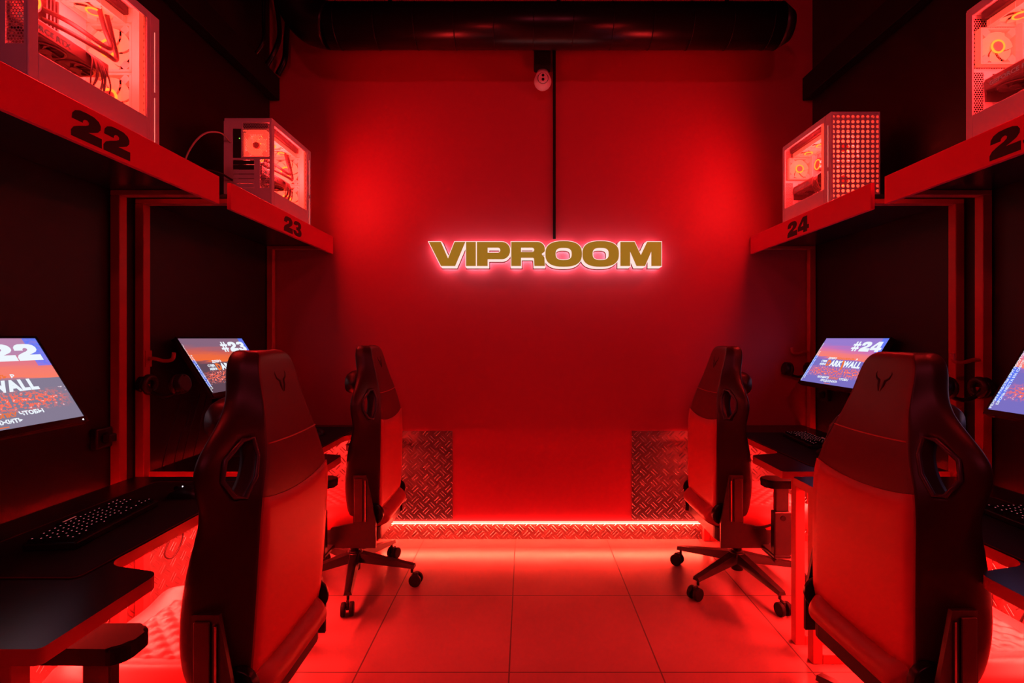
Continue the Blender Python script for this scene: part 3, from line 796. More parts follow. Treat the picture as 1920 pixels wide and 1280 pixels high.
    g = MB(); g.box(-0.050, 0.066, y0 + 0.010, 0.088, 0.222, 0.264, 0.004, 2); g.box(-0.050, 0.060, y0 + 0.006, y0 + 0.010, 0.19, 0.266)
    gp = g.build('graphics_card', M['gpu'], t)
    for k in range(3):
        cy = y0 + 0.062 + k * 0.1
        fan = MB(); fan.torus((0.014, cy, 0.2205), (0, 0, 1), 0.043, 0.004, n=28, k=8); fan.cyl((0.014, cy, 0.213), (0.014, cy, 0.2215), 0.014, n=20)
        for j in range(9):
            a = 2 * PI * j / 9; ca, sa = math.cos(a), math.sin(a); cb, sb = math.cos(a + 0.5), math.sin(a + 0.5)
            fan.quad([(0.014 + 0.013 * ca, cy + 0.013 * sa, 0.215), (0.014 + 0.041 * cb, cy + 0.041 * sb, 0.214), (0.014 + 0.041 * math.cos(a + 0.9), cy + 0.041 * math.sin(a + 0.9), 0.220), (0.014 + 0.013 * math.cos(a + 0.5), cy + 0.013 * math.sin(a + 0.5), 0.220)])
        fan.build('card_fan', M['gpu'], gp)
    me = text_mesh('card_text', 'GEFORCE RTX', 0.021, offset=0.0005, sx=1.15); me.transform(frame((0.0664, y0 + 0.028, 0.234), (0, 1, 0), (0, 0, 1)))
    new_obj('card_text', me, gp, (M['text_red'],))
    # cooler block, hoses, radiator
    cb = MB().cyl((-0.053, -0.10, 0.355), (-0.005, -0.10, 0.355), 0.036, n=32, bev=0.003).build('cooler_block', M['gpu'], t)
    MB().torus((-0.004, -0.10, 0.355), (1, 0, 0), 0.026, 0.003, n=30, k=8).build('cooler_ring', M['fan_glow'], cb)
    for k, dz in ((0, 0.0), (1, -0.03)):
        MB().tube(smooth_pts([(-0.012, -0.065, 0.350 + dz), (0.030, -0.01, 0.338 + dz), (0.060, 0.075, 0.318 + dz * 0.7), (0.064, 0.098 + 0.022 * k, 0.330 + dz), (0.050, 0.092 + 0.026 * k, 0.38), (0.035, 0.082 + 0.03 * k, 0.455)], 8), 0.0072, 10).build('coolant_hose', M['hose'], cb)
    rd = MB().box(-0.055, 0.090, -0.215, 0.140, PH - 0.046, PH - 0.019, 0.002, 1).build('radiator', M['case_dark'], t)
    def fan(name, c, ax, R, parent, dep=0.022, dirn=1):
        """square frame fan: frame, blades, hub, glow ring"""
        A = Vector(ax); e1 = Vector((0, 0, 1)) if abs(A.z) < 0.5 else Vector((1, 0, 0)); e2 = A.cross(e1); c = Vector(c)
        T = frame(c, e1, e2)      # local z = A
        fr = MB(); h = R * 1.10
        for (a, b, e, g) in ((-h, h, -h, -R * 0.99), (-h, h, R * 0.99, h), (-h, -R * 0.99, -h, h), (R * 0.99, h, -h, h)): fr.box(a, b, e, g, -dep / 2, dep / 2, T=T)
        for q in range(4):
            a = PI / 4 + q * PI / 2
            fr.box(-0.012, 0.012, -0.012, 0.012, -dep / 2, dep / 2, T=T @ Matrix.Translation((R * 1.15 * math.cos(a), R * 1.15 * math.sin(a), 0)) @ Matrix.Rotation(PI / 4, 4, 'Z'))
        fo = fr.build(name, M['fan_frame'], parent)
        bl = MB()
        for j in range(6):
            a = 2 * PI * j / 6; rows = []
            for q in range(6):
                rr = R * (0.30 + 0.66 * q / 5); a0 = a + 0.55 * q / 5; a1 = a0 + 1.015
                rows.append([T @ Vector((rr * math.cos(a0 + (a1 - a0) * s_ / 4), rr * math.sin(a0 + (a1 - a0) * s_ / 4), dep * (0.16 - 0.32 * s_ / 4))) for s_ in range(5)])
            vs = [[bl.bm.verts.new(p) for p in row] for row in rows]
            for q in range(5):
                for s_ in range(4): bl.bm.faces.new((vs[q][s_], vs[q][s_ + 1], vs[q + 1][s_ + 1], vs[q + 1][s_])).smooth = True
        bl.build('blades', M['fan_blade'], fo)
        hb = MB(); hb.cyl(T @ Vector((0, 0, -dep * 0.46)), T @ Vector((0, 0, dep * 0.46)), R * 0.30, n=28, bev=0.002); hb.build('hub', M['fan_hub'], fo)
        gl = MB(); gl.torus(c + A * dep * 0.34, A, R * 0.365, R * 0.055, n=36, k=8); gl.build('glow_ring', M['fan_glow'], fo)
    for k in range(2): fan('front_fan', (0.012, y1 - 0.080, 0.188 + 0.166 * k), (0, -1, 0), 0.074, t)
    bk_ = MB(); bk_.box(0.0935, x1 - 0.0042, y1 - 0.090, y1 - 0.070, 0.090, PH - 0.018); bk_.box(x0 + 0.006, -0.071, y1 - 0.090, y1 - 0.070, 0.020, PH - 0.018)
    bk_.box(-0.071, 0.095, y1 - 0.090, y1 - 0.070, 0.4405, PH - 0.018); bk_.box(-0.071, 0.095, y1 - 0.090, y1 - 0.070, 0.020, 0.1045); bk_.build('glowing_fan_bracket', M['fan_frame'], t)  # plate given its own glow so the front holes look lit
    fan('rear_fan', (0.036, y0 + 0.020, 0.368), (0, 1, 0), 0.056, t)
    for k in range(3): fan('top_fan', (0.018, -0.150 + 0.118 * k, PH - 0.060), (0, 0, -1), 0.053, rd)
    # sleeved power cables looping down from the card
    for k in range(10):
        a = k * 0.007; q = lambda m: random.uniform(-m, m)
        MB().tube(smooth_pts([(-0.05, 0.10 + q(0.01), 0.19 + a * 0.5), (-0.01 + q(0.01), 0.085 + a * 0.5 + q(0.01), 0.165 + q(0.012)), (0.045 + q(0.012), 0.040 + a + q(0.012), 0.150 + q(0.014)), (0.078 + q(0.010), 0.012 + a * 0.8 + q(0.008), 0.19 + q(0.012)), (0.082, 0.005 + a * 0.7, 0.240), (0.062, 0.002 + a * 0.7, 0.262)], 7), 0.0023, 6).build('power_cable', M['cable_grey'], t)
    # lamp that stands for the strips inside the case
    ld = bpy.data.lights.new('case_lamp', 'POINT'); ld.color = PC_RED; ld.energy = PC_W; ld.shadow_soft_size = 0.09
    lo = bpy.data.objects.new('case_lamp', ld); COL.objects.link(lo); lo.parent = t; lo.location = (0.055, 0.0, 0.33)
    return t
pc = build_pc()
PC = [(-1, 1.560, 'white computer with glass side on the shelf numbered 22'), (-1, 2.832, 'white computer seen from behind on the shelf numbered 23'),
      (1, 2.760, 'white computer with perforated front on the shelf numbered 24'), (1, 1.515, 'white computer cut off by the right frame edge, on the near right shelf')]
for i, (side, y, lab) in enumerate(PC):
    o = pc if i == 0 else copy_tree(pc)
    o.location = (-1.290 - PW / 2 if side < 0 else 1.518 + PW / 2, y, 1.9452); o.rotation_euler = (0, 0, 0 if side < 0 else PI)
    o['label'] = lab

# ------------------------------------------------------------------ headsets
def build_headset():
    """local: hangs from z = 0 (inside of the band on the hook), band plane = x z"""
    t = empty('headset', (0, 0, 0), 0, '', 'headset', 'black headsets on hooks')
    b = MB(); b.torus((0, 0, -0.085), (0, 1, 0), 0.085, 0.009, 0.0, PI, n=30, k=10, ref=(1, 0, 0)); 
    hb = b.build('headband', M['plastic'], t)
    for s in (-1, 1):
        e = MB(); e.cyl((s * 0.068, 0, -0.118), (s * 0.098, 0, -0.112), 0.044, 0.040, n=30, bev=0.006)
        eo = e.build('ear_cup', M['plastic'], t)
        MB().torus((s * 0.060, 0, -0.119), (1, 0, 0), 0.032, 0.013, n=28, k=10).build('ear_cushion', M['leather'], eo)
        MB().box(min(s * 0.083, s * 0.092), max(s * 0.083, s * 0.092), -0.008, 0.008, -0.11, -0.075, 0.003, 1).build('yoke', M['plastic_matte'], eo)
    MB().tube(smooth_pts([(0.09, -0.02, -0.145), (0.085, -0.07, -0.165), (0.06, -0.10, -0.172)], 6), 0.003, 8).build('microphone', M['plastic_matte'], t)
    return t
hs = build_headset()
HS = [(-1, 2.778, 'black headset hanging on the hook of the frame beside monitor 23'), (1, 2.778, 'black headset hanging on the hook left of monitor 24, by the back wall'),
      (1, 1.525, 'black headset hanging on the hook behind the near right chair')]
for i, (side, yc, lab) in enumerate(HS):
    o = hs if i == 0 else copy_tree(hs)
    x = (XL + 0.112) if side < 0 else (XR - 0.112)
    o.location = (x, yc + (-(HALF - 0.03) if side < 0 else (HALF - 0.03)), 1.2315 + 0.010)
    o.rotation_euler = (0, 0, 0.0 if side < 0 else PI); o['label'] = lab

# ------------------------------------------------------------------ gaming chairs
def closed_grid(front, rear, holes=(), crease_cols=(), hole_crease=0.0):
    """two layers of points [row][col] bridged into one closed skin; holes = cells (r, c) left out"""
    mb = MB(); bm = mb.bm; R = len(front); C = len(front[0])
    F = [[bm.verts.new(p) for p in row] for row in front]; B = [[bm.verts.new(p) for p in row] for row in rear]
    H = set(holes)
    def solid(r, c): return 0 <= r < R - 1 and 0 <= c < C - 1 and (r, c) not in H
    for r in range(R - 1):
        for c in range(C - 1):
            if (r, c) in H: continue
            bm.faces.new((F[r][c], F[r][c + 1], F[r + 1][c + 1], F[r + 1][c]))
            fb_ = bm.faces.new((B[r][c + 1], B[r][c], B[r + 1][c], B[r + 1][c + 1]))
            if crease_cols and crease_cols[0] <= c < crease_cols[-1]: fb_.material_index = 1
            for (dr, dc, p, q) in ((-1, 0, (r, c), (r, c + 1)), (1, 0, (r + 1, c + 1), (r + 1, c)), (0, -1, (r + 1, c), (r, c)), (0, 1, (r, c + 1), (r + 1, c + 1))):
                if not solid(r + dr, c + dc):
                    bm.faces.new((F[p[0]][p[1]], B[p[0]][p[1]], B[q[0]][q[1]], F[q[0]][q[1]]))
    cl = bm.edges.layers.float.new('crease_edge')
    for r, c in H:
        ring = [(r, c), (r, c + 1), (r + 1, c + 1), (r + 1, c)]
        for a, b in zip(ring, ring[1:] + ring[:1]):
            for Ly in (F, B):
                e = bm.edges.get((Ly[a[0]][a[1]], Ly[b[0]][b[1]]))
                if e and e.link_faces: e[cl] = hole_crease
    for c in crease_cols:
        for r in range(R - 1):
            e = bm.edges.get((B[r][c], B[r + 1][c]))
            if e: e[cl] = 0.72
    for v in list(bm.verts):
        if not v.link_faces: bm.verts.remove(v)
    return mb

BACK = [  # z, rear half-width, outer half-width, y of the rear face, y of the outer edge, thickness in the middle
 (0.415, 0.205, 0.232, -0.185, -0.110, 0.075), (0.46, 0.218, 0.254, -0.196, -0.085, 0.085), (0.56, 0.220, 0.274, -0.198, -0.074, 0.085), (0.68, 0.220, 0.274, -0.198, -0.074, 0.085),
 (0.80, 0.220, 0.260, -0.197, -0.085, 0.085), (0.87, 0.218, 0.270, -0.195, -0.096, 0.080), (0.920, 0.208, 0.288, -0.191, -0.093, 0.075), (0.970, 0.184, 0.304, -0.184, -0.090, 0.070),
 (1.018, 0.162, 0.298, -0.174, -0.088, 0.070), (1.064, 0.146, 0.252, -0.161, -0.086, 0.072), (1.112, 0.130, 0.180, -0.146, -0.080, 0.075), (1.165, 0.118, 0.140, -0.128, -0.076, 0.066),
 (1.225, 0.112, 0.132, -0.110, -0.064, 0.064), (1.262, 0.098, 0.118, -0.100, -0.062, 0.058), (1.284, 0.070, 0.088, -0.088, -0.060, 0.040)]
def back_rear_y(z):
    for a, b in zip(BACK, BACK[1:]):
        if a[0] <= z <= b[0]:
            k = (z - a[0]) / (b[0] - a[0]); return a[3] + k * (b[3] - a[3])
    return BACK[-1][3]
def back_w(z):
    for a, b in zip(BACK, BACK[1:]):
        if a[0] <= z <= b[0]:
            k = (z - a[0]) / (b[0] - a[0]); return a[1] + k * (b[1] - a[1])
    return BACK[-1][1]

def build_chair():
    """local: sitter looks along +y, column axis at the origin"""
    t = empty('gaming_chair', (0, 0, 0), 0, '', 'chair', 'gaming chairs at the desks')
    L = M['leather']
    # --- backrest
    front, rear = [], []
    for (z, xr, xo, yr, yo, th) in BACK:
        k3, k4 = (0.12, 0.66)
        if abs(z - 0.920) < 1e-6 or abs(z - 1.064) < 1e-6: k3, k4 = 0.24, 0.46
        xs = [0.0, xr * 0.55, xr, xr + k3 * (xo - xr), xr + k4 * (xo - xr), xo]
        ys = [yr, yr, yr + 0.003, yr + (yo - yr) * (k3 + 0.10), yr + (yo - yr) * (k4 + 0.08), yo]
        wing = 0.044; nearhole = 0.86 < z < 1.12
        yf = [yr + th, yr + th, max(yr + th + 0.012, yo + 0.015), yo + wing * 0.75, yo + wing, yo + wing * 0.8]
        if nearhole: yf[2] = yr + 0.062; yf[3] = ys[3] + 0.046; yf[4] = ys[4] + 0.044
        rear.append([(-x, y, z) for x, y in list(zip(xs, ys))[:0:-1]] + [(x, y, z) for x, y in zip(xs, ys)])
        front.append([(-x, y, z) for x, y in list(zip(xs, yf))[:0:-1]] + [(x, y, z) for x, y in zip(xs, yf)])
    # columns 0..10; hole cells between columns 3-4 on each side = index 1->(o4,o3)
    holes = [(r, c) for r in (6, 7, 8) for c in (1, 8)]
    bk = closed_grid(front, rear, holes, crease_cols=(3, 7), hole_crease=0.75).build('backrest', (L, M['leather_upper_dim']), t)
    subsurf(bk, 2)
    bk.location = (0, 0, 0)
    # rear panel with a sagging upper edge
    g = []; NX, NZ = 12, 14
    mbp = MB(); bm = mbp.bm; outer = []; inner = []
    for j in range(NZ + 1):
        ro, ri = [], []
        for i in range(NX + 1):
            c = -1 + 2 * i / NX
            ztop = 0.896 + 0.022 * c * c; z = 0.452 + (ztop - 0.452) * j / NZ
            wx = (min(back_w(z), 0.220) - 0.004) * (0.97 if j == 0 else 1.0)
            edge = 0.0045 if (i in (0, NX) or j in (0, NZ)) else 0.0
            y = back_rear_y(z) - 0.006 + edge
            ro.append(bm.verts.new((c * wx, y, z))); ri.append(bm.verts.new((c * wx, back_rear_y(z) + 0.012, z)))
        outer.append(ro); inner.append(ri)
    for j in range(NZ):
        for i in range(NX): bm.faces.new((outer[j][i], outer[j][i + 1], outer[j + 1][i + 1], outer[j + 1][i])).smooth = True
    ring = [(0, i) for i in range(NX)] + [(j, NX) for j in range(NZ)] + [(NZ, i) for i in range(NX, 0, -1)] + [(j, 0) for j in range(NZ, 0, -1)]
    for a, b in zip(ring, ring[1:] + ring[:1]):
        bm.faces.new((outer[a[0]][a[1]], inner[a[0]][a[1]], inner[b[0]][b[1]], outer[b[0]][b[1]]))
    mbp.build('rear_panel', M['leather_rear_lit'], bk)
    pip = MB(); pts = []
    for i in range(13):
        c = -1 + i / 6; z = 1.040 + 0.004 * c * c; pts.append((c * (back_w(z) - 0.004), back_rear_y(z) + 0.0005, z))
    pip.tube(pts, 0.0022, 6).build('seam', M['leather_seat_lit'], bk)
    # trim around the belt holes
    def R_(z, s, k):
        a = [r for r in BACK if abs(r[0] - z) < 1e-6][0]; xr, xo, yr, yo = a[1:5]
        yy = yr + (yo - yr) * (k + 0.09)
        return Vector((s * (xr + k * (xo - xr)), yy - 0.001, z))
    for s in (-1, 1):
        lp = [R_(0.920, s, 0.26) + Vector((0, 0, 0.004)), R_(0.970, s, 0.13), R_(1.018, s, 0.13), R_(1.064, s, 0.25) - Vector((0, 0, 0.004)), R_(1.064, s, 0.45) - Vector((0, 0, 0.006)), R_(1.018, s, 0.65), R_(0.970, s, 0.65), R_(0.920, s, 0.45) + Vector((0, 0, 0.006))]
        tm = MB(); tm.tube(lp, 0.0065, 8, closed=True); tm.build('hole_trim', M['hole_trim'], bk)
    # neck pillow and strap
    pl = MB(); rows = []
    NPX, NPA = 14, 16
    for i in range(NPX + 1):
        c = -1 + 2 * i / NPX; e = (1 - abs(c) ** 3.0) ** 0.4 if abs(c) < 1 else 0.02
        x = c * 0.145; row = []
        for j in range(NPA):
            a = 2 * PI * j / NPA; ca, sa = math.cos(a), math.sin(a)
            row.append(pl.bm.verts.new((x, -0.012 + 0.056 * e * math.copysign(abs(ca) ** 0.75, ca), 1.085 + 0.064 * e * math.copysign(abs(sa) ** 0.75, sa))))
        rows.append(row)
    for i in range(NPX):
        for j in range(NPA): pl.bm.faces.new((rows[i][j], rows[i][(j + 1) % NPA], rows[i + 1][(j + 1) % NPA], rows[i + 1][j])).smooth = True
    pl.bm.faces.new(rows[0][::-1]); pl.bm.faces.new(rows[-1])
    pl.build('neck_pillow', L, bk)
    # embroidered horned emblem on the back of the headrest
    em = MB(); ez = 1.195; ey = lambda z: back_rear_y(z) + 0.0015
    for s in (-1, 1):
        em.tube([(s * x, ey(ez + z), ez + z) for x, z in ((0.002, -0.030), (0.010, -0.012), (0.012, 0.002), (0.026, 0.010), (0.031, 0.022), (0.027, 0.034))], [0.003, 0.005, 0.005, 0.004, 0.003, 0.001], 6)
    em.build('emblem', M['emblem'], bk)
    # --- seat
    ys = [-0.240, -0.215, -0.17, -0.05, 0.10, 0.24, 0.315, 0.340]; hw = [0.185, 0.205, 0.240, 0.256, 0.262, 0.262, 0.250, 0.230]
    zt = [0.430, 0.455, 0.462, 0.464, 0.464, 0.472, 0.470, 0.442]; zl = [0.398, 0.380, 0.372, 0.368, 0.368, 0.372, 0.378, 0.402]
    cols = [-1, -0.80, -0.66, -0.3, 0, 0.3, 0.66, 0.80, 1]; add = [-0.012, 0.034, 0.002, 0, 0, 0, 0.002, 0.034, -0.012]
    top = [[(c * h, y, z + (a if 1 < i < 7 else a * 0.2)) for c, a in zip(cols, add)] for i, (y, h, z) in enumerate(zip(ys, hw, zt))]
    bot = [[(c * h * 0.98, y, z) for c in cols] for y, h, z in zip(ys, hw, zl)]
    st = closed_grid(top, bot).build('seat', M['leather_seat_lit'], t); subsurf(st, 2)
    q = MB(); NQ = 44; vs = []
    for j in range(NQ + 1):
        row = []
        for i in range(NQ + 1):
            x = -0.155 + 0.31 * i / NQ; y = -0.145 + 0.40 * j / NQ
            a = (x + y) / 0.062; b = (x - y) / 0.062
            h = (abs(math.sin(PI * a)) * abs(math.sin(PI * b))) ** 0.45
            ed = min(1.0, min(i, NQ - i, j, NQ - j) / 2.0)
            row.append(q.bm.verts.new((x, y, 0.463 + (0.004 + 0.010 * h) * ed + 0.006 * max(0, (y - 0.1) / 0.15))))
        vs.append(row)
    for j in range(NQ):
        for i in range(NQ): q.bm.faces.new((vs[j][i], vs[j][i + 1], vs[j + 1][i + 1], vs[j + 1][i])).smooth = True
    q.build('quilted_panel', M['leather_seat_lit'], st)
    pan = MB(); pan.prism(fillet([(-0.235, -0.20), (0.235, -0.20), (0.235, 0.25), (-0.235, 0.25)], [0.05] * 4, 5), 0.318, 0.380)
    pan.prism(fillet([(-0.19, -0.17), (0.19, -0.17), (0.19, 0.20), (-0.19, 0.20)], [0.05] * 4, 5), 0.290, 0.318)
    pan.build('seat_pan', M['plastic'], t)
    # brackets and hinge covers joining seat and back
    for s in (-1, 1):
        b = MB(); T = frame((s * 0.270, 0, 0), (0, 1, 0), (0, 0, 1))
        b.prism([(-0.195, 0.300), (0.02, 0.300), (0.06, 0.34), (0.02, 0.40), (-0.085, 0.42), (-0.085, 0.655), (-0.150, 0.655), (-0.195, 0.42)], -0.006, 0.006, T=T)
        bo = b.build('back_bracket', M['plastic'], t)
        MB().box(s * 0.2795 - 0.003, s * 0.2795 + 0.003, -0.132, -0.092, 0.43, 0.64, 0.002, 1).build('bracket_cover', M['leather'], bo)
        MB().box(s * 0.279 - 0.003, s * 0.279 + 0.002, -0.148, -0.143, 0.43, 0.63).build('bracket_edge', M['chrome'], bo)
        MB().cyl((s * 0.220, -0.170, 0.450), (s * 0.244, -0.170, 0.450), 0.054, 0.048, n=32, bev=0.005).build('hinge_cover', M['gloss_black'], t)
    # recline lever (right side)
    MB().tube(smooth_pts([(0.262, -0.06, 0.40), (0.285, 0.0, 0.405), (0.292, 0.06, 0.425)], 5), 0.007, 8).build('recline_lever', M['plastic'], t)
    # --- armrests
    for s in (-1, 1):
        a = MB(); a.box(0.20 if s > 0 else -0.40, 0.40 if s > 0 else -0.20, 0.005, 0.085, 0.300, 0.317, 0.004, 1)
        a.box(s * 0.382 - 0.020, s * 0.382 + 0.020, 0.005, 0.085, 0.317, 0.52, 0.006, 2); a.box(s * 0.382 - 0.014, s * 0.382 + 0.014, 0.014, 0.076, 0.52, 0.635, 0.004, 2)
        ao = a.build('armrest', M['plastic'], t)
        out = fillet([(-0.05, -0.075), (0.05, -0.075), (0.046, 0.145), (-0.046, 0.145)], [0.035, 0.035, 0.030, 0.030], 6)
        p = MB(); p.prism([(s * 0.388 + x, 0.030 + y) for x, y in out], 0.636, 0.672, bev=0.008); p.build('arm_pad', M['plastic_matte'], ao)
        MB().cyl((s * 0.402, 0.045, 0.49), (s * 0.406, 0.045, 0.49), 0.012, n=16).build('height_button', M['plastic_matte'], ao)
    # --- mechanism, column, star base, casters
    mc = MB(); mc.box(-0.075, 0.075, -0.12, 0.13, 0.250, 0.290, 0.010, 2); mc.build('tilt_mechanism', M['plastic'], t)
    MB().tube([(0.07, 0.03, 0.275), (0.20, 0.04, 0.272), (0.285, 0.05, 0.262), (0.325, 0.052, 0.255)], [0.006, 0.006, 0.008, 0.010], 8).build('tilt_lever', M['plastic'], t)
    cl = MB(); cl.cyl((0, 0, 0.075), (0, 0, 0.180), 0.030, n=24); cl.cyl((0, 0, 0.180), (0, 0, 0.2495), 0.020, n=20); cl.build('gas_column', M['plastic'], t)
    hubm = MB(); hubm.cyl((0, 0, 0.118), (0, 0, 0.172), 0.050, 0.040, n=30, bev=0.004); hubm.build('base_hub', M['plastic'], t)
    lg = MB(); n = 6; prev = None
    for i in range(n + 1):
        k = i / n; r = 0.034 + 0.300 * k; zt_ = 0.168 - 0.056 * k; zb2 = 0.122 - 0.028 * k; ww = 0.030 - 0.010 * k
        cur = [lg.bm.verts.new(p) for p in ((r, -ww, zb2), (r, ww, zb2), (r, ww * 0.7, zt_), (r, -ww * 0.7, zt_))]
        if prev:
            for j in range(4): lg.bm.faces.new((prev[j], prev[(j + 1) % 4], cur[(j + 1) % 4], cur[j]))
        else: lg.bm.faces.new(cur[::-1])
        prev = cur
    lg.bm.faces.new(prev)
    leg0 = lg.build('base_leg', M['plastic'], t)
    cs = MB()
    cs.cyl((0.318, 0, 0.068), (0.318, 0, 0.105), 0.007, n=12)
    cs.box(0.322, 0.352, -0.007, 0.007, 0.030, 0.070, 0.004, 2)
    cas0 = cs.build('caster', M['plastic'], leg0)
    for s in (-1, 1):
        wv = MB(); wv.cyl((0.340, s * 0.009, 0.0325), (0.340, s * 0.030, 0.0325), 0.0325, n=30, bev=0.005); wo = wv.build('wheel', M['plastic_matte'], cas0)
    leg0.rotation_euler = (0, 0, 0)
    legs = [leg0]
    for i in range(1, 5):
        legs.append(copy_tree(leg0, t))
    return t, bk, legs
ch, _, _ = build_chair()
def place_chair(o, x, y, facing, base_ang, label, recline=0.0, pillow=0.0, casters=0.0):
    """facing: world angle of the sitter's gaze; base_ang: world angle of the first star leg"""
    o.location = (x, y, 0); o.rotation_euler = (0, 0, facing - PI / 2); o['label'] = label
    k = 0
    for c in o.children:
        if c.name.startswith('base_leg'):
            c.rotation_euler = (0, 0, base_ang + k * 2 * PI / 5 - (facing - PI / 2)); k += 1
        if c.name.startswith('backrest'):
            # tip back about the hinge line (y = -0.185, z = 0.455)
            py, pz = -0.185, 0.455; ca, sa = math.cos(recline), math.sin(recline)
            c.rotation_euler = (recline, 0, 0)
            c.location = (0, py - (ca * py - sa * pz), pz - (sa * py + ca * pz))
R_ = math.radians
others = [copy_tree(ch) for _ in range(3)]
place_chair(ch, -0.890, 1.505, R_(180), R_(35), 'near left gaming chair with quilted seat and red-lit back, at the desk numbered 22', recline=R_(4))
place_chair(others[0], -0.923, 2.76, R_(180), R_(-5), 'far left gaming chair at the desk numbered 23', recline=R_(1.5))
place_chair(others[1], 1.152, 2.76, R_(0), R_(-4), 'far right gaming chair at the desk numbered 24')
place_chair(others[2], 1.190, 1.530, R_(2), R_(40), 'near right gaming chair, back turned, by the right frame edge')

# ------------------------------------------------------------------ ceiling duct, camera, conduit, trunking
dz = 3.175
t = empty('ventilation_duct', (0.1, 3.02, dz), 0, 'black round duct running across under the ceiling at the back wall', 'duct')
dm = MB(); path = [(1.43, 0, 0)] + [(1.43 - 0.02 * i, 0, 0) for i in range(1, 3)]
dm.tube([(1.40, 0, 0), (-1.26, 0, 0)], 0.125, 32); dm.build('pipe', M['gloss_black'], t)
rib = MB()
for k in range(12): rib.torus((-1.2 + 0.23 * k, 0, 0), (1, 0, 0), 0.1255, 0.0025, n=40, k=6)
rib.build('rib', M['gloss_black'], t)['kind'] = 'stuff'
MB().cyl((1.40, 0, 0), (1.47, 0, 0.0), 0.128, 0.085, n=32).build('end_cap', M['plastic'], t)
el = MB(); el.tube(smooth_pts([(-1.255, 0, 0), (-1.36, 0, 0.03), (-1.43, -0.02, 0.12), (-1.46, -0.05, 0.26), (-1.46, -0.06, 0.44)], 6), 0.127, 28); el.build('elbow', M['gloss_black'], t)
for x in (-0.9, 0.1, 1.1):
    MB().box(x - 0.012, x + 0.012, -0.002, 0.002, 0.125, ZC - dz).build('hanger', M['plastic_matte'], t)

# surveillance camera under its mounting box
cx = (1018 - 984) * 3.2 / 954
t = empty('security_camera', (cx, YB, 0), 0, 'white dome security camera under a black box on the red wall', 'camera')
zc = CAM_H + (634 - 104) * 3.28 / 954
MB().box(-0.055, 0.055, -0.10, 0.0, zc - 0.068, zc + 0.068, 0.012, 3).build('mounting_box', M['plastic_matte'], t)
MB().cyl((0, -0.06, zc + 0.068), (0, -0.06, zc + 0.115), 0.011, n=14).build('cable_stub', M['cable_black'], t)
zd = CAM_H + (634 - 147) * 3.22 / 954
cp = MB(); cp.cyl((0, -0.10, zd + 0.062), (0, -0.115, zd + 0.01), 0.036, 0.052, n=36); cp.sphere((0, -0.118, zd - 0.004), 0.055, (1, 0.95, 1.0), 36)
sh = cp.build('shell', M['dome'], t)
MB().cyl((0, -0.150, zd - 0.006), (0, -0.184, zd - 0.010), 0.031, 0.028, n=36, bev=0.003).build('lens_ring', M['dome'], sh)
MB().torus((0, -0.1685, zd - 0.008), (0, 1, 0.12), 0.0325, 0.0016, n=40, k=6).build('ring_groove', M['plastic'], sh)
for z in (0.013, -0.012): MB().cyl((0, -0.180, zd - 0.010 + z), (0, -0.1866, zd - 0.0104 + z), 0.0088, n=20).build('lens', M['gloss_black'], sh)
ax = (1039.5 - 984) * 3.35 / 954
tag(MB().box(ax - 0.009, ax + 0.009, YB - 0.016, YB, CAM_H + (634 - 448) * 3.36 / 954, 3.32, 0.003, 2).build('cable_conduit', M['plastic_matte']),
    'thin black cable cover dropping down the red wall to the sign', 'cable cover')
for x0, x1, lab in ((XL + 0.003, XL + 0.068, 'left'), (XR - 0.068, XR - 0.003, 'right')):
    tag(MB().box(x0, x1, -0.5, YB - 0.001, 2.895, 3.045, 0.004, 1).build('cable_trunking', M['plastic_matte']), 'black square trunking high along the %s wall' % lab, 'trunking', 'black wall trunking')
for k, (x, y) in enumerate(((-1.60, 3.12), (-1.57, 3.22), (-1.54, 3.315))):
    tag(MB().tube(smooth_pts([(x - 0.05, y, 3.62), (x, y - 0.01, 3.45), (x + 0.02 * math.sin(k * 2), y, 3.25), (x - 0.01 * k, y - 0.01, 3.13), (x - 0.07, y, 3.04)], 6), 0.012 + 0.003 * k, 8).build('hanging_cable', M['gloss_black']),
        'black cable hanging in the upper left corner above the trunking', 'cable', 'black cables in the upper left corner')

# ------------------------------------------------------------------ loose cables and sockets
def cable(name, pts, r, m, label, group='loose cables'):
    return tag(MB().tube(smooth_pts(pts, 8), r, 8).build(name, m), label, 'cable', group)
# pale lead arching out of the far left computer
cable('network_cable', [(-1.500, 2.593, 2.322), (-1.515, 2.53, 2.345), (-1.545, 2.44, 2.30), (-1.58, 2.38, 2.18), (-1.60, 2.36, 2.02), (-1.61, 2.40, 1.955)], 0.0042, M['cable_white'], 'pale network cable arching from the back of the computer numbered 23')
cable('power_lead', [(-1.490, 2.592, 2.13), (-1.52, 2.52, 2.145), (-1.57, 2.45, 2.13), (-1.62, 2.40, 2.04), (-1.63, 2.42, 1.955)], 0.005, M['cable_black'], 'black lead behind the computer numbered 23')
# leads hanging below desk 23 behind the near left desk
cable('hanging_lead', [(-1.60, 2.30, 0.675), (-1.60, 2.31, 0.55), (-1.585, 2.36, 0.42), (-1.60, 2.32, 0.33), (-1.615, 2.28, 0.36), (-1.60, 2.34, 0.47), (-1.60, 2.42, 0.60), (-1.61, 2.45, 0.70)], 0.0035, M['cable_black'], 'black lead looped under the far left desk against the tread plate')
cable('hanging_lead', [(-1.615, 2.27, 0.66), (-1.61, 2.36, 0.52), (-1.60, 2.46, 0.45), (-1.61, 2.58, 0.44)], 0.0035, M['cable_black'], 'black lead crossing behind the looped lead under the far left desk')
cable('floor_lead', [(-1.60, 2.55, 0.20), (-1.57, 2.40, 0.05), (-1.50, 2.25, 0.006), (-1.38, 2.08, 0.006), (-1.30, 1.95, 0.006)], 0.004, M['cable_black'], 'black lead lying on the floor under the far left desk')
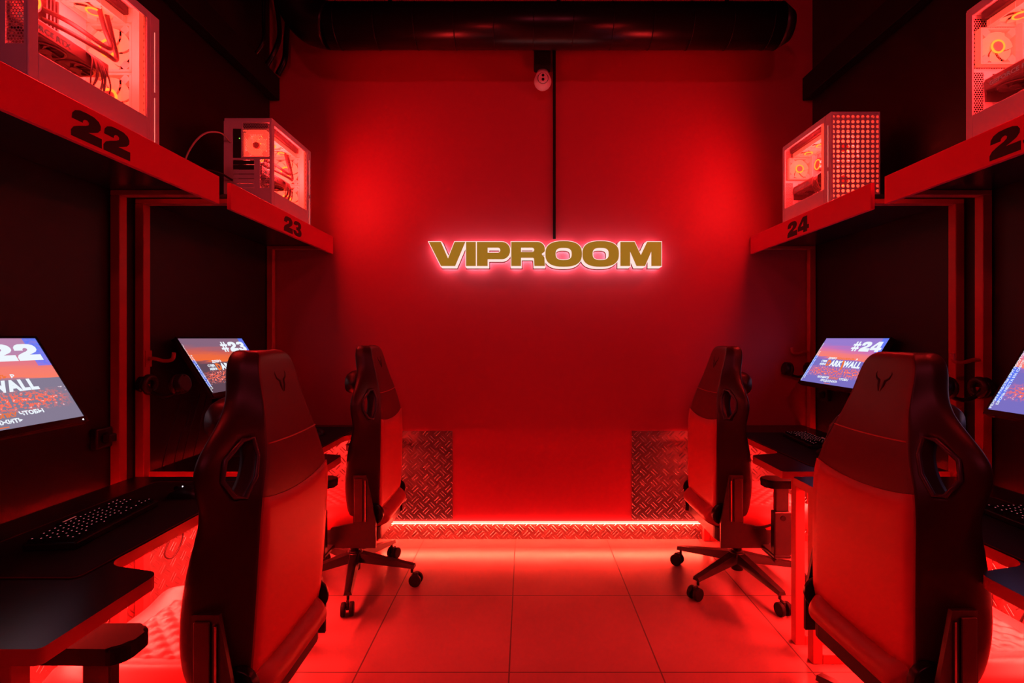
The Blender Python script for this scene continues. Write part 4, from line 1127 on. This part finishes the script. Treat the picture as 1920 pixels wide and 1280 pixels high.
cable('hanging_lead', [(1.83, 2.18, 0.70), (1.80, 2.10, 0.55), (1.83, 2.02, 0.40), (1.81, 1.96, 0.22), (1.78, 1.88, 0.20), (1.80, 1.80, 0.42), (1.84, 1.78, 0.66)], 0.004, M['cable_black'], 'black lead looped under the near right desk against the tread plate')
for k, (y, zz) in enumerate(((2.36, 1.02), (2.44, 0.98), (2.50, 1.02), (2.58, 1.06))):
    cable('screen_lead', [(-1.66, y + 0.10, zz + 0.02), (-1.655, y + 0.05, zz - 0.08), (-1.650, y, 0.86), (-1.668, y - 0.02, 0.72), (-1.668, y - 0.02, 0.60)], 0.0035, M['cable_black'], 'thin black lead dropping down the wall behind monitor 23', 'leads behind monitor 23')
def adapter(x, y, z, lab):
    t = empty('power_adapter', (x, y, z), 0, lab, 'power adapter')
    MB().box(-0.025, 0.025, -0.045, 0.045, 0, 0.05, 0.006, 2).build('housing', M['plastic'], t)
    MB().box(-0.012, 0.012, -0.055, -0.045, 0.015, 0.035, 0.002, 1).build('plug_end', M['plastic_matte'], t)
adapter(-1.658, 2.62, 0.42, 'small black power adapter on the tread plate under the far left desk')
def socket(x, y, z, s, lab):
    t = empty('wall_socket', (x, y, z), 0, lab, 'socket', 'black wall sockets')
    MB().box(0 if s > 0 else -0.028, 0.028 if s > 0 else 0, -0.04, 0.04, -0.04, 0.04, 0.006, 2).build('cover', M['plastic'], t)
    MB().cyl((s * 0.0282, 0, 0), (s * 0.031, 0, 0), 0.022, n=24).build('outlet', M['plastic_matte'], t)
    MB().box(min(s * 0.0311, s * 0.062), max(s * 0.0311, s * 0.062), -0.018, 0.018, -0.016, 0.016, 0.005, 2).build('plug', M['plastic'], t)
socket(XL, 2.015, 0.93, 1, 'black wall socket with a plug beside the frame between the left desks')
socket(XR, 3.20, 0.97, -1, 'black wall socket with a plug under monitor 24 by the back wall')

# ------------------------------------------------------------------ unseen red fill lamps added behind the camera to brighten the room
for x in (-0.6, 0.8):
    t = empty('added_fill_lamp', (x, -1.25, ZC), 0, 'unseen fill spotlight added behind the viewpoint', 'lamp', 'added fill lamps')
    MB().cyl((0, 0, -0.20), (0, 0, 0), 0.012, n=14).build('stem', M['plastic_matte'], t)
    dv = Vector((0.1 - x * 0.25, 1.0, -0.36)).normalized(); c = Vector((0, 0, -0.22))
    MB().cyl(c - dv * 0.10, c + dv * 0.09, 0.095, n=32, bev=0.004).build('housing', M['plastic_matte'], t)
    ld = bpy.data.lights.new('fill_light', 'AREA'); ld.shape = 'DISK'; ld.size = 0.17; ld.energy = FILL_W; ld.color = (1.0, 0.07, 0.12); ld.spread = PI
    lo = bpy.data.objects.new('fill_light', ld); COL.objects.link(lo); lo.parent = t; lo.location = c + dv * 0.096; lo.rotation_euler = dv.to_track_quat('-Z', 'Y').to_euler()
